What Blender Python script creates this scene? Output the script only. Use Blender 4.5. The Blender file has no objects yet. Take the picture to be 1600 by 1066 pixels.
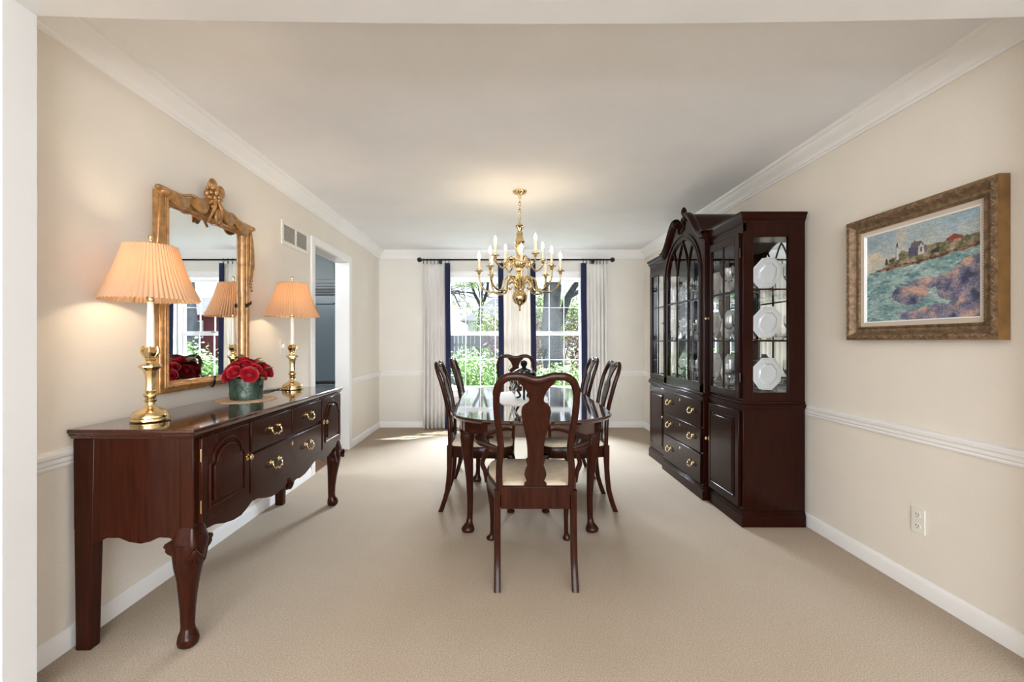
import bpy, bmesh, math, random
from mathutils import Vector, Matrix, noise
random.seed(7)
PI = math.pi
C = bpy.context.scene.collection
S = bpy.context.scene

# ------------------------------------------------------------------ camera
cam_d = bpy.data.cameras.new('camera'); cam = bpy.data.objects.new('camera', cam_d); C.objects.link(cam)
cam.location = (0, 0, 1.185); cam.rotation_euler = (PI / 2, 0, 0)
cam_d.sensor_width = 36; cam_d.lens = 711 / 1600 * 36; cam_d.shift_x = 17 / 1600; cam_d.clip_start = 0.05; cam_d.clip_end = 300
S.camera = cam
S.view_settings.view_transform = 'Standard'; S.view_settings.look = 'None'
S.view_settings.exposure = 1.43; S.view_settings.gamma = 1
S.cycles.use_denoising = True
S.cycles.max_bounces = 10; S.cycles.diffuse_bounces = 5; S.cycles.glossy_bounces = 5
S.cycles.transmission_bounces = 8; S.cycles.transparent_max_bounces = 16
S.cycles.caustics_reflective = False; S.cycles.caustics_refractive = False
S.cycles.sample_clamp_indirect = 6

# ------------------------------------------------------------------ sky and lights
w = bpy.data.worlds.new('sky'); S.world = w; w.use_nodes = True
nt = w.node_tree; bg = nt.nodes['Background']
tc = nt.nodes.new('ShaderNodeTexCoord'); sx = nt.nodes.new('ShaderNodeSeparateXYZ'); cr = nt.nodes.new('ShaderNodeValToRGB')
cr.color_ramp.elements[0].position = 0.0; cr.color_ramp.elements[0].color = (0.86, 0.93, 1.0, 1)
cr.color_ramp.elements[1].position = 0.6; cr.color_ramp.elements[1].color = (0.52, 0.72, 1.0, 1)
nt.links.new(tc.outputs['Generated'], sx.inputs[0]); nt.links.new(sx.outputs['Z'], cr.inputs[0]); nt.links.new(cr.outputs[0], bg.inputs[0])
bg.inputs[1].default_value = 0.58

def light(name, kind, loc, energy, col=(1, 1, 1), target=None, **kw):
    d = bpy.data.lights.new(name, kind); d.energy = energy; d.color = col
    for k, v in kw.items(): setattr(d, k, v)
    o = bpy.data.objects.new(name, d); C.objects.link(o); o.location = loc
    if target is not None:
        o.rotation_euler = (Vector(target) - Vector(loc)).to_track_quat('-Z', 'Y').to_euler()
    return o
light('sun', 'SUN', (6, 12, 12), 6.0, (1, .95, .86), (6 - 1.25, 12 - .9, 12 - 2.0), angle=0.01)
# added fill lamps in the unseen sitting room behind the camera
light('sitting_room_fill', 'AREA', (0.2, -3.75, 1.45), 138, (.93, .965, 1), (0.2, 3, 1.25), shape='RECTANGLE', size=4.0, size_y=1.9)
light('sitting_room_ceiling_fill', 'AREA', (0.2, -0.9, 2.38), 6, (.97, .98, 1), (0.2, -0.9, 0), shape='RECTANGLE', size=2.6, size_y=1.6)  # added fill at ceiling height, no fixture there
# added lamp outside, hidden above the window view, boosting the daylight
light('garden_fill', 'AREA', (0.2, 10.3, 4.3), 2150, (.76, .87, 1), (0.2, 6.2, 3.0), shape='RECTANGLE', size=5, size_y=2.2)
light('kitchen_fill', 'AREA', (-3.2, 4.2, 2.3), 22, (.9, .96, 1), (-3.0, 5.4, 0.6), shape='RECTANGLE', size=1.0, size_y=.6)  # added fill lamp inside the kitchen to brighten it, no such source seen

# ------------------------------------------------------------------ materials
def new_mat(name):
    m = bpy.data.materials.new(name); m.use_nodes = True
    return m, m.node_tree, m.node_tree.nodes['Principled BSDF']
def ramp(nt, stops):
    r = nt.nodes.new('ShaderNodeValToRGB'); e = r.color_ramp.elements
    while len(e) < len(stops): e.new(0.5)
    for i, (p, c) in enumerate(stops): e[i].position = p; e[i].color = (*c, 1)
    return r
def coords(nt, scale=(1, 1, 1)):
    t = nt.nodes.new('ShaderNodeTexCoord'); mp = nt.nodes.new('ShaderNodeMapping'); mp.inputs['Scale'].default_value = scale
    nt.links.new(t.outputs['Object'], mp.inputs[0]); return mp
def simple(name, col, rough=.5, metal=0, coat=0, emit=None, estr=0, bump=0, bscale=200, var=0, vscale=3, spec=.5, detail=3):
    m, nt, b = new_mat(name)
    b.inputs['Base Color'].default_value = (*col, 1); b.inputs['Roughness'].default_value = rough
    b.inputs['Metallic'].default_value = metal; b.inputs['Coat Weight'].default_value = coat; b.inputs['Coat Roughness'].default_value = .05
    b.inputs['Specular IOR Level'].default_value = spec
    mp = coords(nt)
    n0 = nt.nodes.new('ShaderNodeTexNoise'); n0.inputs['Scale'].default_value = vscale; n0.inputs['Detail'].default_value = detail
    nt.links.new(mp.outputs[0], n0.inputs['Vector'])
    v = max(var, .02)
    r = ramp(nt, [(.3, tuple(c * (1 - v) for c in col)), (.7, tuple(min(1, c * (1 + v)) for c in col))])
    nt.links.new(n0.outputs['Fac'], r.inputs[0]); nt.links.new(r.outputs[0], b.inputs['Base Color'])
    if emit: b.inputs['Emission Color'].default_value = (*emit, 1); b.inputs['Emission Strength'].default_value = estr
    if bump:
        n = nt.nodes.new('ShaderNodeTexNoise'); n.inputs['Scale'].default_value = bscale; n.inputs['Detail'].default_value = 2
        nt.links.new(mp.outputs[0], n.inputs['Vector'])
        bp = nt.nodes.new('ShaderNodeBump'); bp.inputs['Strength'].default_value = bump; bp.inputs['Distance'].default_value = .004
        nt.links.new(n.outputs['Fac'], bp.inputs['Height']); nt.links.new(bp.outputs[0], b.inputs['Normal'])
    return m
def wood(name, dark, light_, rough=.22, coat=.6, scale=(6, 6, .7), gs=14, spec=.13):
    m, nt, b = new_mat(name); b.inputs['Specular IOR Level'].default_value = spec
    mp = coords(nt, scale)
    n = nt.nodes.new('ShaderNodeTexNoise'); n.inputs['Scale'].default_value = gs; n.inputs['Detail'].default_value = 6; n.inputs['Distortion'].default_value = .6
    nt.links.new(mp.outputs[0], n.inputs['Vector'])
    r = ramp(nt, [(.3, dark), (.72, light_)]); nt.links.new(n.outputs['Fac'], r.inputs[0]); nt.links.new(r.outputs[0], b.inputs['Base Color'])
    b.inputs['Roughness'].default_value = rough; b.inputs['Coat Weight'].default_value = coat; b.inputs['Coat Roughness'].default_value = .06
    return m
def carpet_mat():
    m, nt, b = new_mat('carpet')
    mp = coords(nt)
    n1 = nt.nodes.new('ShaderNodeTexNoise'); n1.inputs['Scale'].default_value = 240; n1.inputs['Detail'].default_value = 4
    n2 = nt.nodes.new('ShaderNodeTexNoise'); n2.inputs['Scale'].default_value = 1.1; n2.inputs['Detail'].default_value = 3
    for n in (n1, n2): nt.links.new(mp.outputs[0], n.inputs['Vector'])
    r = ramp(nt, [(.3, (.29, .23, .17)), (.7, (.59, .50, .405))]); nt.links.new(n1.outputs['Fac'], r.inputs[0])
    r2 = ramp(nt, [(.3, (.93, .91, .88)), (.7, (1, 1, 1))]); nt.links.new(n2.outputs['Fac'], r2.inputs[0])
    mx = nt.nodes.new('ShaderNodeMix'); mx.data_type = 'RGBA'; mx.blend_type = 'MULTIPLY'; mx.inputs['Factor'].default_value = 1
    nt.links.new(r.outputs[0], mx.inputs['A']); nt.links.new(r2.outputs[0], mx.inputs['B']); nt.links.new(mx.outputs['Result'], b.inputs['Base Color'])
    b.inputs['Roughness'].default_value = 1; b.inputs['Specular IOR Level'].default_value = .1
    bp = nt.nodes.new('ShaderNodeBump'); bp.inputs['Strength'].default_value = .5; bp.inputs['Distance'].default_value = .006
    nt.links.new(n1.outputs['Fac'], bp.inputs['Height']); nt.links.new(bp.outputs[0], b.inputs['Normal'])
    return m
def pane_mat(name, tint=(1, 1, 1), refl=1.5):
    m = bpy.data.materials.new(name); m.use_nodes = True; nt = m.node_tree; nt.nodes.clear()
    o = nt.nodes.new('ShaderNodeOutputMaterial'); mx = nt.nodes.new('ShaderNodeMixShader')
    t = nt.nodes.new('ShaderNodeBsdfTransparent'); t.inputs[0].default_value = (*tint, 1)
    g = nt.nodes.new('ShaderNodeBsdfGlossy'); g.inputs['Roughness'].default_value = 0.0
    f = nt.nodes.new('ShaderNodeFresnel'); f.inputs['IOR'].default_value = refl
    ge = nt.nodes.new('ShaderNodeNewGeometry'); inv = nt.nodes.new('ShaderNodeMath'); inv.operation = 'SUBTRACT'; inv.inputs[0].default_value = 1
    mu = nt.nodes.new('ShaderNodeMath'); mu.operation = 'MULTIPLY'; mu.use_clamp = True
    nt.links.new(ge.outputs['Backfacing'], inv.inputs[1]); nt.links.new(f.outputs[0], mu.inputs[0]); nt.links.new(inv.outputs[0], mu.inputs[1])
    nt.links.new(mu.outputs[0], mx.inputs[0]); nt.links.new(t.outputs[0], mx.inputs[1]); nt.links.new(g.outputs[0], mx.inputs[2]); nt.links.new(mx.outputs[0], o.inputs[0])
    return m
def translucent(name, col, tcol, fac=.5, bump=0):
    m = bpy.data.materials.new(name); m.use_nodes = True; nt = m.node_tree; nt.nodes.clear()
    o = nt.nodes.new('ShaderNodeOutputMaterial'); mx = nt.nodes.new('ShaderNodeMixShader'); mx.inputs[0].default_value = fac
    d = nt.nodes.new('ShaderNodeBsdfDiffuse'); d.inputs[0].default_value = (*col, 1)
    t = nt.nodes.new('ShaderNodeBsdfTranslucent'); t.inputs[0].default_value = (*tcol, 1)
    mp = coords(nt); n = nt.nodes.new('ShaderNodeTexNoise'); n.inputs['Scale'].default_value = 6; nt.links.new(mp.outputs[0], n.inputs['Vector'])
    r = ramp(nt, [(.3, tuple(c * .95 for c in col)), (.7, col)]); nt.links.new(n.outputs['Fac'], r.inputs[0]); nt.links.new(r.outputs[0], d.inputs[0])
    nt.links.new(d.outputs[0], mx.inputs[1]); nt.links.new(t.outputs[0], mx.inputs[2]); nt.links.new(mx.outputs[0], o.inputs[0])
    return m
def glass_mat(name):
    m, nt, b = new_mat(name)
    b.inputs['Base Color'].default_value = (1, 1, 1, 1); b.inputs['Roughness'].default_value = 0; b.inputs['Transmission Weight'].default_value = 1; b.inputs['IOR'].default_value = 1.5
    return m

M = dict(
    wall=simple('cream_wall_paint', (.82, .77, .695), .85, bump=.25, bscale=120),
    wall_back=simple('pale_wall_paint', (.82, .80, .75), .85, bump=.25, bscale=120),
    ceil=simple('ceiling_paint', (.87, .885, .915), .9, bump=.4, bscale=150),
    trim=simple('white_trim_paint', (.90, .90, .90), .35),
    opening=simple('shaded_trim_paint', (.74, .75, .76), .4), vback=simple('vent_shadow_grey', (.28, .27, .25), .7),  # opening: trim paint darkened, shade on jambs and backlit sashes put in its colour
    carpet=carpet_mat(),
    mahog=wood('mahogany', (.023, .0054, .0026), (.038, .0092, .0042), .2, .06, (5, 5, .35)),
    mahog_h=wood('mahogany_top', (.032, .009, .005), (.062, .017, .009), .1, .8, (5, .35, 5)),
    chairw=wood('chair_mahogany', (.018, .0048, .0026), (.038, .0098, .0046), .22, .04, (5, 5, .35)),
    cabw=wood('dark_mahogany', (.011, .0024, .0012), (.022, .0042, .0020), .2, .03, (5, 5, .35)),
    table=wood('polished_mahogany', (.02, .006, .004), (.05, .015, .008), .03, 1, (6, .7, 6), spec=.5),
    brass=simple('brass', (.76, .60, .33), .13, 1, var=.06, bump=.06, bscale=60),
    brass_d=simple('aged_brass', (.50, .40, .23), .25, 1, var=.15),
    gilt=simple('gilt_wood', (.42, .21, .065), .34, .35, .55, var=.35, vscale=30, bump=.5, bscale=40),
    candle=simple('ivory_candle_sleeve', (.80, .68, .52), .5),
    ivory=simple('ivory_lamp_column', (.86, .82, .74), .3),
    bulb=simple('lit_bulb', (1, .9, .7), .3, emit=(1, .76, .45), estr=9),
    shade=translucent('pleated_shade_fabric', (.62, .44, .30), (.50, .235, .07), .31),
    curtain=translucent('white_curtain_fabric', (.93, .92, .90), (.95, .86, .74), .14),
    navy=simple('navy_band_fabric', (.012, .017, .065), .9),
    black=simple('black_iron', (.01, .01, .01), .4, .3),
    seat=simple('cream_damask', (.74, .62, .46), .8, bump=.4, bscale=60, var=.08, vscale=25),
    mirror=simple('mirror_glass', (.93, .95, .95), .0, 1),
    pane=pane_mat('window_glass', (1, 1, 1), 1.25),
    cpane=pane_mat('cabinet_glass', (.97, .98, .98), 1.5),
    crystal=glass_mat('crystal'),
    china=simple('white_porcelain', (.66, .66, .67), .12, coat=.5),
    plastic=simple('white_plastic', (.82, .80, .74), .35),
    slot=simple('dark_slot', (.10, .10, .095), .6),
    pot=simple('green_leaf_pot', (.035, .065, .045), .4, var=.5, vscale=30, bump=.9, bscale=35),
    rose=simple('red_petal', (.36, .008, .018), .5, var=.3, vscale=40),
    leaf=simple('rose_leaf', (.12, .16, .06), .5, var=.3, vscale=40),
    doily=simple('beige_lace', (.62, .42, .28), .9, bump=.8, bscale=120),
    lace=simple('white_lace', (.78, .77, .74), .9, bump=.8, bscale=150),
    bronze=simple('dark_bronze', (.02, .025, .03), .18, .8),
    pewter=simple('silver_leaf', (.75, .78, .78), .2, .9),
    pframe=simple('weathered_gilt_frame', (.21, .135, .075), .55, .25, var=.45, vscale=45, bump=.9, bscale=70),
    pedge=simple('brown_frame_edge', (.23, .12, .035), .5, .1, var=.3, vscale=12),
    liner=simple('linen_liner', (.62, .54, .45), .8, var=.05),
    cord=simple('brown_cord', (.05, .025, .015), .5),
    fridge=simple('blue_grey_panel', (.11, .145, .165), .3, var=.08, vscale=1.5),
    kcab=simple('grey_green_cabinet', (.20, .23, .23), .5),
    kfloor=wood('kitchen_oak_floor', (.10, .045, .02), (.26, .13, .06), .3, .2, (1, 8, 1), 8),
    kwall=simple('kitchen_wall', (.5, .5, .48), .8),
    grass=simple('lawn_grass', (.14, .16, .10), .9, var=.5, vscale=3),
    bush=simple('bush_leaf', (.10, .19, .035), .5, var=.35, vscale=8),
    foliage=simple('spring_foliage', (.30, .42, .15), .6, var=.3, vscale=3),
    redbud=simple('pink_brown_foliage', (.22, .13, .13), .7, var=.4, vscale=3),
    bark=simple('grey_bark', (.03, .032, .035), .9, var=.4, vscale=9, bump=1, bscale=25),
    fence=simple('grey_fence_wood', (.15, .16, .19), .8, var=.25, vscale=5),
    white=simple('white_siding', (.75, .76, .78), .7),
    roof=simple('grey_shingle', (.12, .13, .15), .9, var=.2),
    brick=simple('maroon_siding', (.16, .03, .04), .8),
    dark=simple('dark_glass', (.03, .04, .05), .1),
)

# ------------------------------------------------------------------ mesh helpers
def world_loc(o):
    v = Vector((0, 0, 0))
    while o is not None: v += o.location; o = o.parent
    return v
class MB:
    def __init__(s): s.v = []; s.f = []; s.xf = None
    def add(s, vs, fs):
        k = len(s.v)
        s.v += [tuple(s.xf @ Vector(p)) if s.xf is not None else tuple(p) for p in vs]
        s.f += [tuple(i + k for i in f) for f in fs]
        return s
    def box(s, x0, x1, y0, y1, z0, z1):
        x0, x1 = min(x0, x1), max(x0, x1); y0, y1 = min(y0, y1), max(y0, y1); z0, z1 = min(z0, z1), max(z0, z1)
        return s.add([(x0, y0, z0), (x1, y0, z0), (x1, y1, z0), (x0, y1, z0), (x0, y0, z1), (x1, y0, z1), (x1, y1, z1), (x0, y1, z1)],
                     [(0, 3, 2, 1), (4, 5, 6, 7), (0, 1, 5, 4), (1, 2, 6, 5), (2, 3, 7, 6), (3, 0, 4, 7)])
    def prism(s, poly, axis, a, b):
        n = len(poly); vs = []
        for t in (a, b):
            for (p, q) in poly:
                vs.append({'x': (t, p, q), 'y': (p, t, q), 'z': (p, q, t)}[axis])
        fs = [tuple(range(n)), tuple(range(2 * n - 1, n - 1, -1))] + [(i, i + n, (i + 1) % n + n, (i + 1) % n) for i in range(n)]
        return s.add(vs, fs)
    def strips(s, us, lo, hi, x0, x1):
        """solid between lo(u) and hi(u), u runs along y, thickness x0..x1"""
        vs = []; fs = []
        for u in us:
            a, b = lo(u), hi(u)
            vs += [(x0, u, a), (x0, u, b), (x1, u, b), (x1, u, a)]
        for i in range(len(us) - 1):
            k = 4 * i
            for j in range(4): fs.append((k + j, k + (j + 1) % 4, k + 4 + (j + 1) % 4, k + 4 + j))
        fs += [(0, 3, 2, 1), tuple(4 * (len(us) - 1) + j for j in range(4))]
        return s.add(vs, fs)
    def lathe(s, prof, c=(0, 0, 0), n=24, mod=None):
        vs = []; fs = []
        for i, (r, z) in enumerate(prof):
            for k in range(n):
                a = 2 * PI * k / n; rr = r * (mod(a, i) if mod else 1)
                vs.append((c[0] + rr * math.cos(a), c[1] + rr * math.sin(a), c[2] + z))
        for i in range(len(prof) - 1):
            for k in range(n):
                fs.append((i * n + k, i * n + (k + 1) % n, (i + 1) * n + (k + 1) % n, (i + 1) * n + k))
        if prof[0][0] > 1e-5: fs.append(tuple(range(n - 1, -1, -1)))
        if prof[-1][0] > 1e-5: fs.append(tuple((len(prof) - 1) * n + k for k in range(n)))
        return s.add(vs, fs)
    def loft(s, secs, n=16):
        """secs: (x, y, z, rx, ry, exponent)"""
        vs = []; fs = []
        for (x, y, z, rx, ry, e) in secs:
            for k in range(n):
                a = 2 * PI * k / n + PI / n; ca, sa = math.cos(a), math.sin(a)
                vs.append((x + rx * math.copysign(abs(ca) ** (2 / e), ca), y + ry * math.copysign(abs(sa) ** (2 / e), sa), z))
        for i in range(len(secs) - 1):
            for k in range(n): fs.append((i * n + k, i * n + (k + 1) % n, (i + 1) * n + (k + 1) % n, (i + 1) * n + k))
        fs += [tuple(range(n - 1, -1, -1)), tuple((len(secs) - 1) * n + k for k in range(n))]
        return s.add(vs, fs)
    def sweep(s, path, wt, ref, e=2.6, n=12, closed=False):
        """wt(i)->(half width in plane, half thickness along ref)"""
        P = [Vector(p) for p in path]; ref = Vector(ref); vs = []; fs = []; m = len(P)
        for i in range(m):
            a = P[i - 1] if (i > 0 or closed) else P[i]; b = P[(i + 1) % m] if (i < m - 1 or closed) else P[i]
            T = (b - a).normalized(); R = (ref - ref.dot(T) * T).normalized(); Sd = T.cross(R)
            w_, t_ = wt(i)
            for k in range(n):
                an = 2 * PI * k / n + PI / n; ca, sa = math.cos(an), math.sin(an)
                vs.append(P[i] + Sd * w_ * math.copysign(abs(ca) ** (2 / e), ca) + R * t_ * math.copysign(abs(sa) ** (2 / e), sa))
        rng = m if closed else m - 1
        for i in range(rng):
            j = (i + 1) % m
            for k in range(n): fs.append((i * n + k, i * n + (k + 1) % n, j * n + (k + 1) % n, j * n + k))
        if not closed: fs += [tuple(range(n - 1, -1, -1)), tuple((m - 1) * n + k for k in range(n))]
        return s.add(vs, fs)
    def tube(s, path, r, n=8, closed=False):
        P = [Vector(p) for p in path]; m = len(P); vs = []; fs = []
        N = None
        for i in range(m):
            a = P[i - 1] if (i > 0 or closed) else P[i]; b = P[(i + 1) % m] if (i < m - 1 or closed) else P[i]
            T = (b - a)
            T = T.normalized() if T.length > 1e-9 else Vector((0, 0, 1))
            if N is None: N = T.orthogonal().normalized()
            N = (N - N.dot(T) * T); N = N.normalized() if N.length > 1e-6 else T.orthogonal().normalized()
            B = T.cross(N); rr = r(i / (m - 1)) if callable(r) else r
            for k in range(n):
                an = 2 * PI * k / n; vs.append(P[i] + (N * math.cos(an) + B * math.sin(an)) * rr)
        rng = m if closed else m - 1
        for i in range(rng):
            j = (i + 1) % m
            for k in range(n): fs.append((i * n + k, i * n + (k + 1) % n, j * n + (k + 1) % n, j * n + k))
        if not closed: fs += [tuple(range(n - 1, -1, -1)), tuple((m - 1) * n + k for k in range(n))]
        return s.add(vs, fs)
    def ball(s, c, r, nu=12, nv=8, sc=(1, 1, 1)):
        vs = []; fs = []
        for i in range(nv + 1):
            t = PI * i / nv
            for k in range(nu):
                a = 2 * PI * k / nu
                vs.append((c[0] + r * sc[0] * math.sin(t) * math.cos(a), c[1] + r * sc[1] * math.sin(t) * math.sin(a), c[2] - r * sc[2] * math.cos(t)))
        for i in range(nv):
            for k in range(nu): fs.append((i * nu + k, i * nu + (k + 1) % nu, (i + 1) * nu + (k + 1) % nu, (i + 1) * nu + k))
        return s.add(vs, fs)
    def build(s, name, mat, parent=None, smooth=True, bevel=0, world=False, solid=0, ang=35):
        off = world_loc(parent) if (world and parent is not None) else Vector((0, 0, 0))
        me = bpy.data.meshes.new(name)
        me.from_pydata([tuple(Vector(p) - off) for p in s.v], [], s.f)
        bm = bmesh.new(); bm.from_mesh(me); bmesh.ops.remove_doubles(bm, verts=bm.verts, dist=1e-6)
        bmesh.ops.recalc_face_normals(bm, faces=bm.faces); bm.to_mesh(me); bm.free()
        me.materials.append(M[mat] if isinstance(mat, str) else mat)
        if smooth:
            me.polygons.foreach_set('use_smooth', [True] * len(me.polygons))
            me.set_sharp_from_angle(angle=math.radians(ang))
        o = bpy.data.objects.new(name, me); C.objects.link(o)
        if parent is not None: o.parent = parent
        if solid:
            md = o.modifiers.new('solid', 'SOLIDIFY'); md.thickness = solid; md.offset = 0
        if bevel:
            md = o.modifiers.new('bevel', 'BEVEL'); md.width = bevel; md.segments = 2; md.limit_method = 'ANGLE'; md.angle_limit = .6
        return o
def tag(o, label, cat, group=None):
    o['label'] = label; o['category'] = cat
    if group: o['group'] = group
    return o
def thing(name, label, cat, loc=(0, 0, 0), rz=0, group=None):
    o = bpy.data.objects.new(name, None); C.objects.link(o); o.location = loc; o.rotation_euler = (0, 0, rz); o.empty_display_size = .1
    return tag(o, label, cat, group)
def struct(o): o['kind'] = 'structure'; return o
def copy_tree(o, parent=None):
    c = o.copy(); C.objects.link(c); c.parent = parent
    for ch in list(o.children): copy_tree(ch, c)
    return c
def interp(pts, t):
    if t <= pts[0][0]: return pts[0][1]
    for (a, va), (b, vb) in zip(pts, pts[1:]):
        if t <= b:
            k = (t - a) / (b - a); return va + (vb - va) * k
    return pts[-1][1]
def smooth_path(pts, n=8):
    P = [Vector(p) for p in pts]; out = []
    for i in range(len(P) - 1):
        p0 = P[i - 1] if i else P[i]; p1 = P[i]; p2 = P[i + 1]; p3 = P[i + 2] if i + 2 < len(P) else P[i + 1]
        for k in range(n):
            t = k / n
            out.append(.5 * ((2 * p1) + (-p0 + p2) * t + (2 * p0 - 5 * p1 + 4 * p2 - p3) * t * t + (-p0 + 3 * p1 - 3 * p2 + p3) * t ** 3))
    out.append(P[-1]); return out

# ------------------------------------------------------------------ room shell
XL, XR, YB, H = -1.67, 1.965, 6.24, 2.42
YF0, YF1 = 1.395, 1.5
DY0, DY1, DZ = 4.05, 4.96, 2.04
OX0, OX1 = -.76, 1.14      # window opening
OZ0, OZ1 = .50, 2.05
struct(MB().box(-3.2, 3.4, -4.2, 1.6, -.1, 0).box(XL, 3.4, 1.6, YB + .1, -.1, 0).build('floor', 'carpet', smooth=False))
struct(MB().box(-3.2, 3.4, -4.2, YB + .1, H, H + .1).build('ceiling', 'ceil', smooth=False))
struct(MB().box(XL - .13, XL, YF0, DY0 - .012, 0, H).box(XL - .13, XL, DY1 + .012, YB + .15, 0, H).box(XL - .13, XL, DY0 - .012, DY1 + .012, DZ + .012, H).build('wall_left', 'wall', smooth=False))
struct(MB().box(XR, XR + .13, YF0, YB + .15, 0, H).build('wall_right', 'wall', smooth=False))
struct(MB().box(XL, OX0, YB, YB + .15, 0, H).box(OX1, XR, YB, YB + .15, 0, H).box(OX0, OX1, YB, YB + .15, 0, OZ0).box(OX0, OX1, YB, YB + .15, OZ1, H).build('wall_back', 'wall_back', smooth=False))
# partition with the wide cased opening the camera looks through
JX0, JX1 = -1.53, 1.83
m = MB().box(-3.2, JX0 - .02, YF0 + .01, YF1 - .01, 0, H).box(JX1 + .02, 3.4, YF0 + .01, YF1 - .01, 0, H).box(JX0 - .02, JX1 + .02, YF0 + .01, YF1 - .01, 2.27, H)
struct(m.build('wall_front', 'wall', smooth=False))
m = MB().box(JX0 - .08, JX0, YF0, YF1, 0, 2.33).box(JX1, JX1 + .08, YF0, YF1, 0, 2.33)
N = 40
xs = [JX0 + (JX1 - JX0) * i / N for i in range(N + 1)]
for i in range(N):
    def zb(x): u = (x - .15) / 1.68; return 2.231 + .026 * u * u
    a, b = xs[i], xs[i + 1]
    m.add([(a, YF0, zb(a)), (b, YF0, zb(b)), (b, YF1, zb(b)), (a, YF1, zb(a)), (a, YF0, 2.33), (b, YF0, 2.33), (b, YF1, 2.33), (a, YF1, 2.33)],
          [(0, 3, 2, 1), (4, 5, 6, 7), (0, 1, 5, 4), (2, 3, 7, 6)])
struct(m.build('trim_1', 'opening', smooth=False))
# sitting room shell behind the camera
struct(MB().box(-3.3, -3.2, -4.2, YF1, 0, H).build('wall_sitting_room_left', 'wall', smooth=False))
struct(MB().box(3.4, 3.5, -4.2, YF1, 0, H).build('wall_sitting_room_right', 'wall', smooth=False))
m = MB().box(-3.2, 3.4, -4.3, -4.2, 0, .45).box(-3.2, 3.4, -4.3, -4.2, 2.25, H)
for a, b in ((-3.2, -1.9), (-.65, -.35), (.75, 1.05), (2.3, 3.4)): m.box(a, b, -4.3, -4.2, .45, 2.25)
struct(m.build('wall_sitting_room_back', 'wall', smooth=False))

# mouldings
crown = [(0, 2.312), (.012, 2.312), (.014, 2.322), (.022, 2.328), (.024, 2.338), (.034, 2.352), (.05, 2.368), (.064, 2.385), (.07, 2.398), (.08, 2.402), (.082, 2.412), (.088, 2.42), (0, 2.42)]
rail = [(0, .708), (.010, .708), (.013, .716), (.011, .722), (.018, .730), (.018, .744), (.024, .752), (.026, .764), (.020, .772), (0, .776)]
base = [(0, 0), (.014, 0), (.014, .062), (.010, .072), (.006, .08), (0, .082)]
def moulding(name, prof, side, a, b, cuts=None):
    m = MB()
    spans = cuts or [(a, b)]
    for a_, b_ in spans:
        if side == 'left': m.prism([(XL + p, z) for p, z in prof], 'y', a_, b_)
        elif side == 'right': m.prism([(XR - p, z) for p, z in prof], 'y', a_, b_)
        else: m.prism([(YB - p, z) for p, z in prof], 'x', a_, b_)
    return struct(m.build(name, 'trim', smooth=True, ang=25))
moulding('trim_2', crown, 'left', YF1, YB); moulding('trim_3', crown, 'right', YF1, YB); moulding('trim_4', crown, 'back', XL, XR)
moulding('trim_5', rail, 'left', 0, 0, [(YF1, DY0 - .075), (DY1 + .095, YB)]); moulding('trim_6', rail, 'right', YF1, YB)
moulding('trim_7', rail, 'back', 0, 0, [(XL, OX0 - .09), (OX1 + .09, XR)])
moulding('baseboard_left', base, 'left', 0, 0, [(YF1, DY0 - .075), (DY1 + .095, YB)]); moulding('baseboard_right', base, 'right', YF1, YB); moulding('baseboard_back', base, 'back', XL, XR)
# door casing to the kitchen
m = MB()
m.box(XL, XL + .018, DY0 - .07, DY0, 0, DZ + .07).box(XL, XL + .018, DY1, DY1 + .09, 0, DZ + .07).box(XL, XL + .018, DY0, DY1, DZ, DZ + .07)
m.box(XL - .14, XL + .001, DY0 - .012, DY0, 0, DZ).box(XL - .14, XL + .001, DY1, DY1 + .012, 0, DZ).box(XL - .14, XL + .001, DY0 - .012, DY1 + .012, DZ, DZ + .012)
struct(m.build('door_1', 'trim', smooth=False, bevel=.003))

# kitchen seen through the doorway
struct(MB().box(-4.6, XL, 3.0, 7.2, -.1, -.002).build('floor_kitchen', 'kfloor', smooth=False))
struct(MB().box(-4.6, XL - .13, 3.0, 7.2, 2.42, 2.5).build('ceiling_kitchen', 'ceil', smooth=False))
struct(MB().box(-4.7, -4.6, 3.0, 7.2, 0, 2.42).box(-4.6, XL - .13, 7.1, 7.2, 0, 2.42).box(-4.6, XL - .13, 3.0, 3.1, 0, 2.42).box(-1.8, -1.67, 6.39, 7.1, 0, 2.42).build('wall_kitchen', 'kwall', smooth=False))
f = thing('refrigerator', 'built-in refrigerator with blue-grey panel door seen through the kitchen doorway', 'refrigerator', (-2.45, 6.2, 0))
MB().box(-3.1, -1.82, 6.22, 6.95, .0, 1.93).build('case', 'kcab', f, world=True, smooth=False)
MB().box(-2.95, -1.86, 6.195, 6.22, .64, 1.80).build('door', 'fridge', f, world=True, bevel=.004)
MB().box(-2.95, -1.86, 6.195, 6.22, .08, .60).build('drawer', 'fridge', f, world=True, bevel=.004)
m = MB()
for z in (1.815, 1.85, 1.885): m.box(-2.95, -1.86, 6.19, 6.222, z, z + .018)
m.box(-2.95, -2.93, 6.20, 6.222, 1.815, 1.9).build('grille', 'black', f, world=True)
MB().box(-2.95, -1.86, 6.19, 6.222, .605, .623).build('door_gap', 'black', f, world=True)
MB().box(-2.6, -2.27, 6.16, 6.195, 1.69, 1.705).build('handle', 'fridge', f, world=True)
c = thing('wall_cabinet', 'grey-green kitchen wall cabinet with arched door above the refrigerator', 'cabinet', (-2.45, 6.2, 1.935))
MB().box(-3.1, -1.82, 6.2, 6.95, 1.935, 2.41).build('case', 'kcab', c, world=True, smooth=False)
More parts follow.
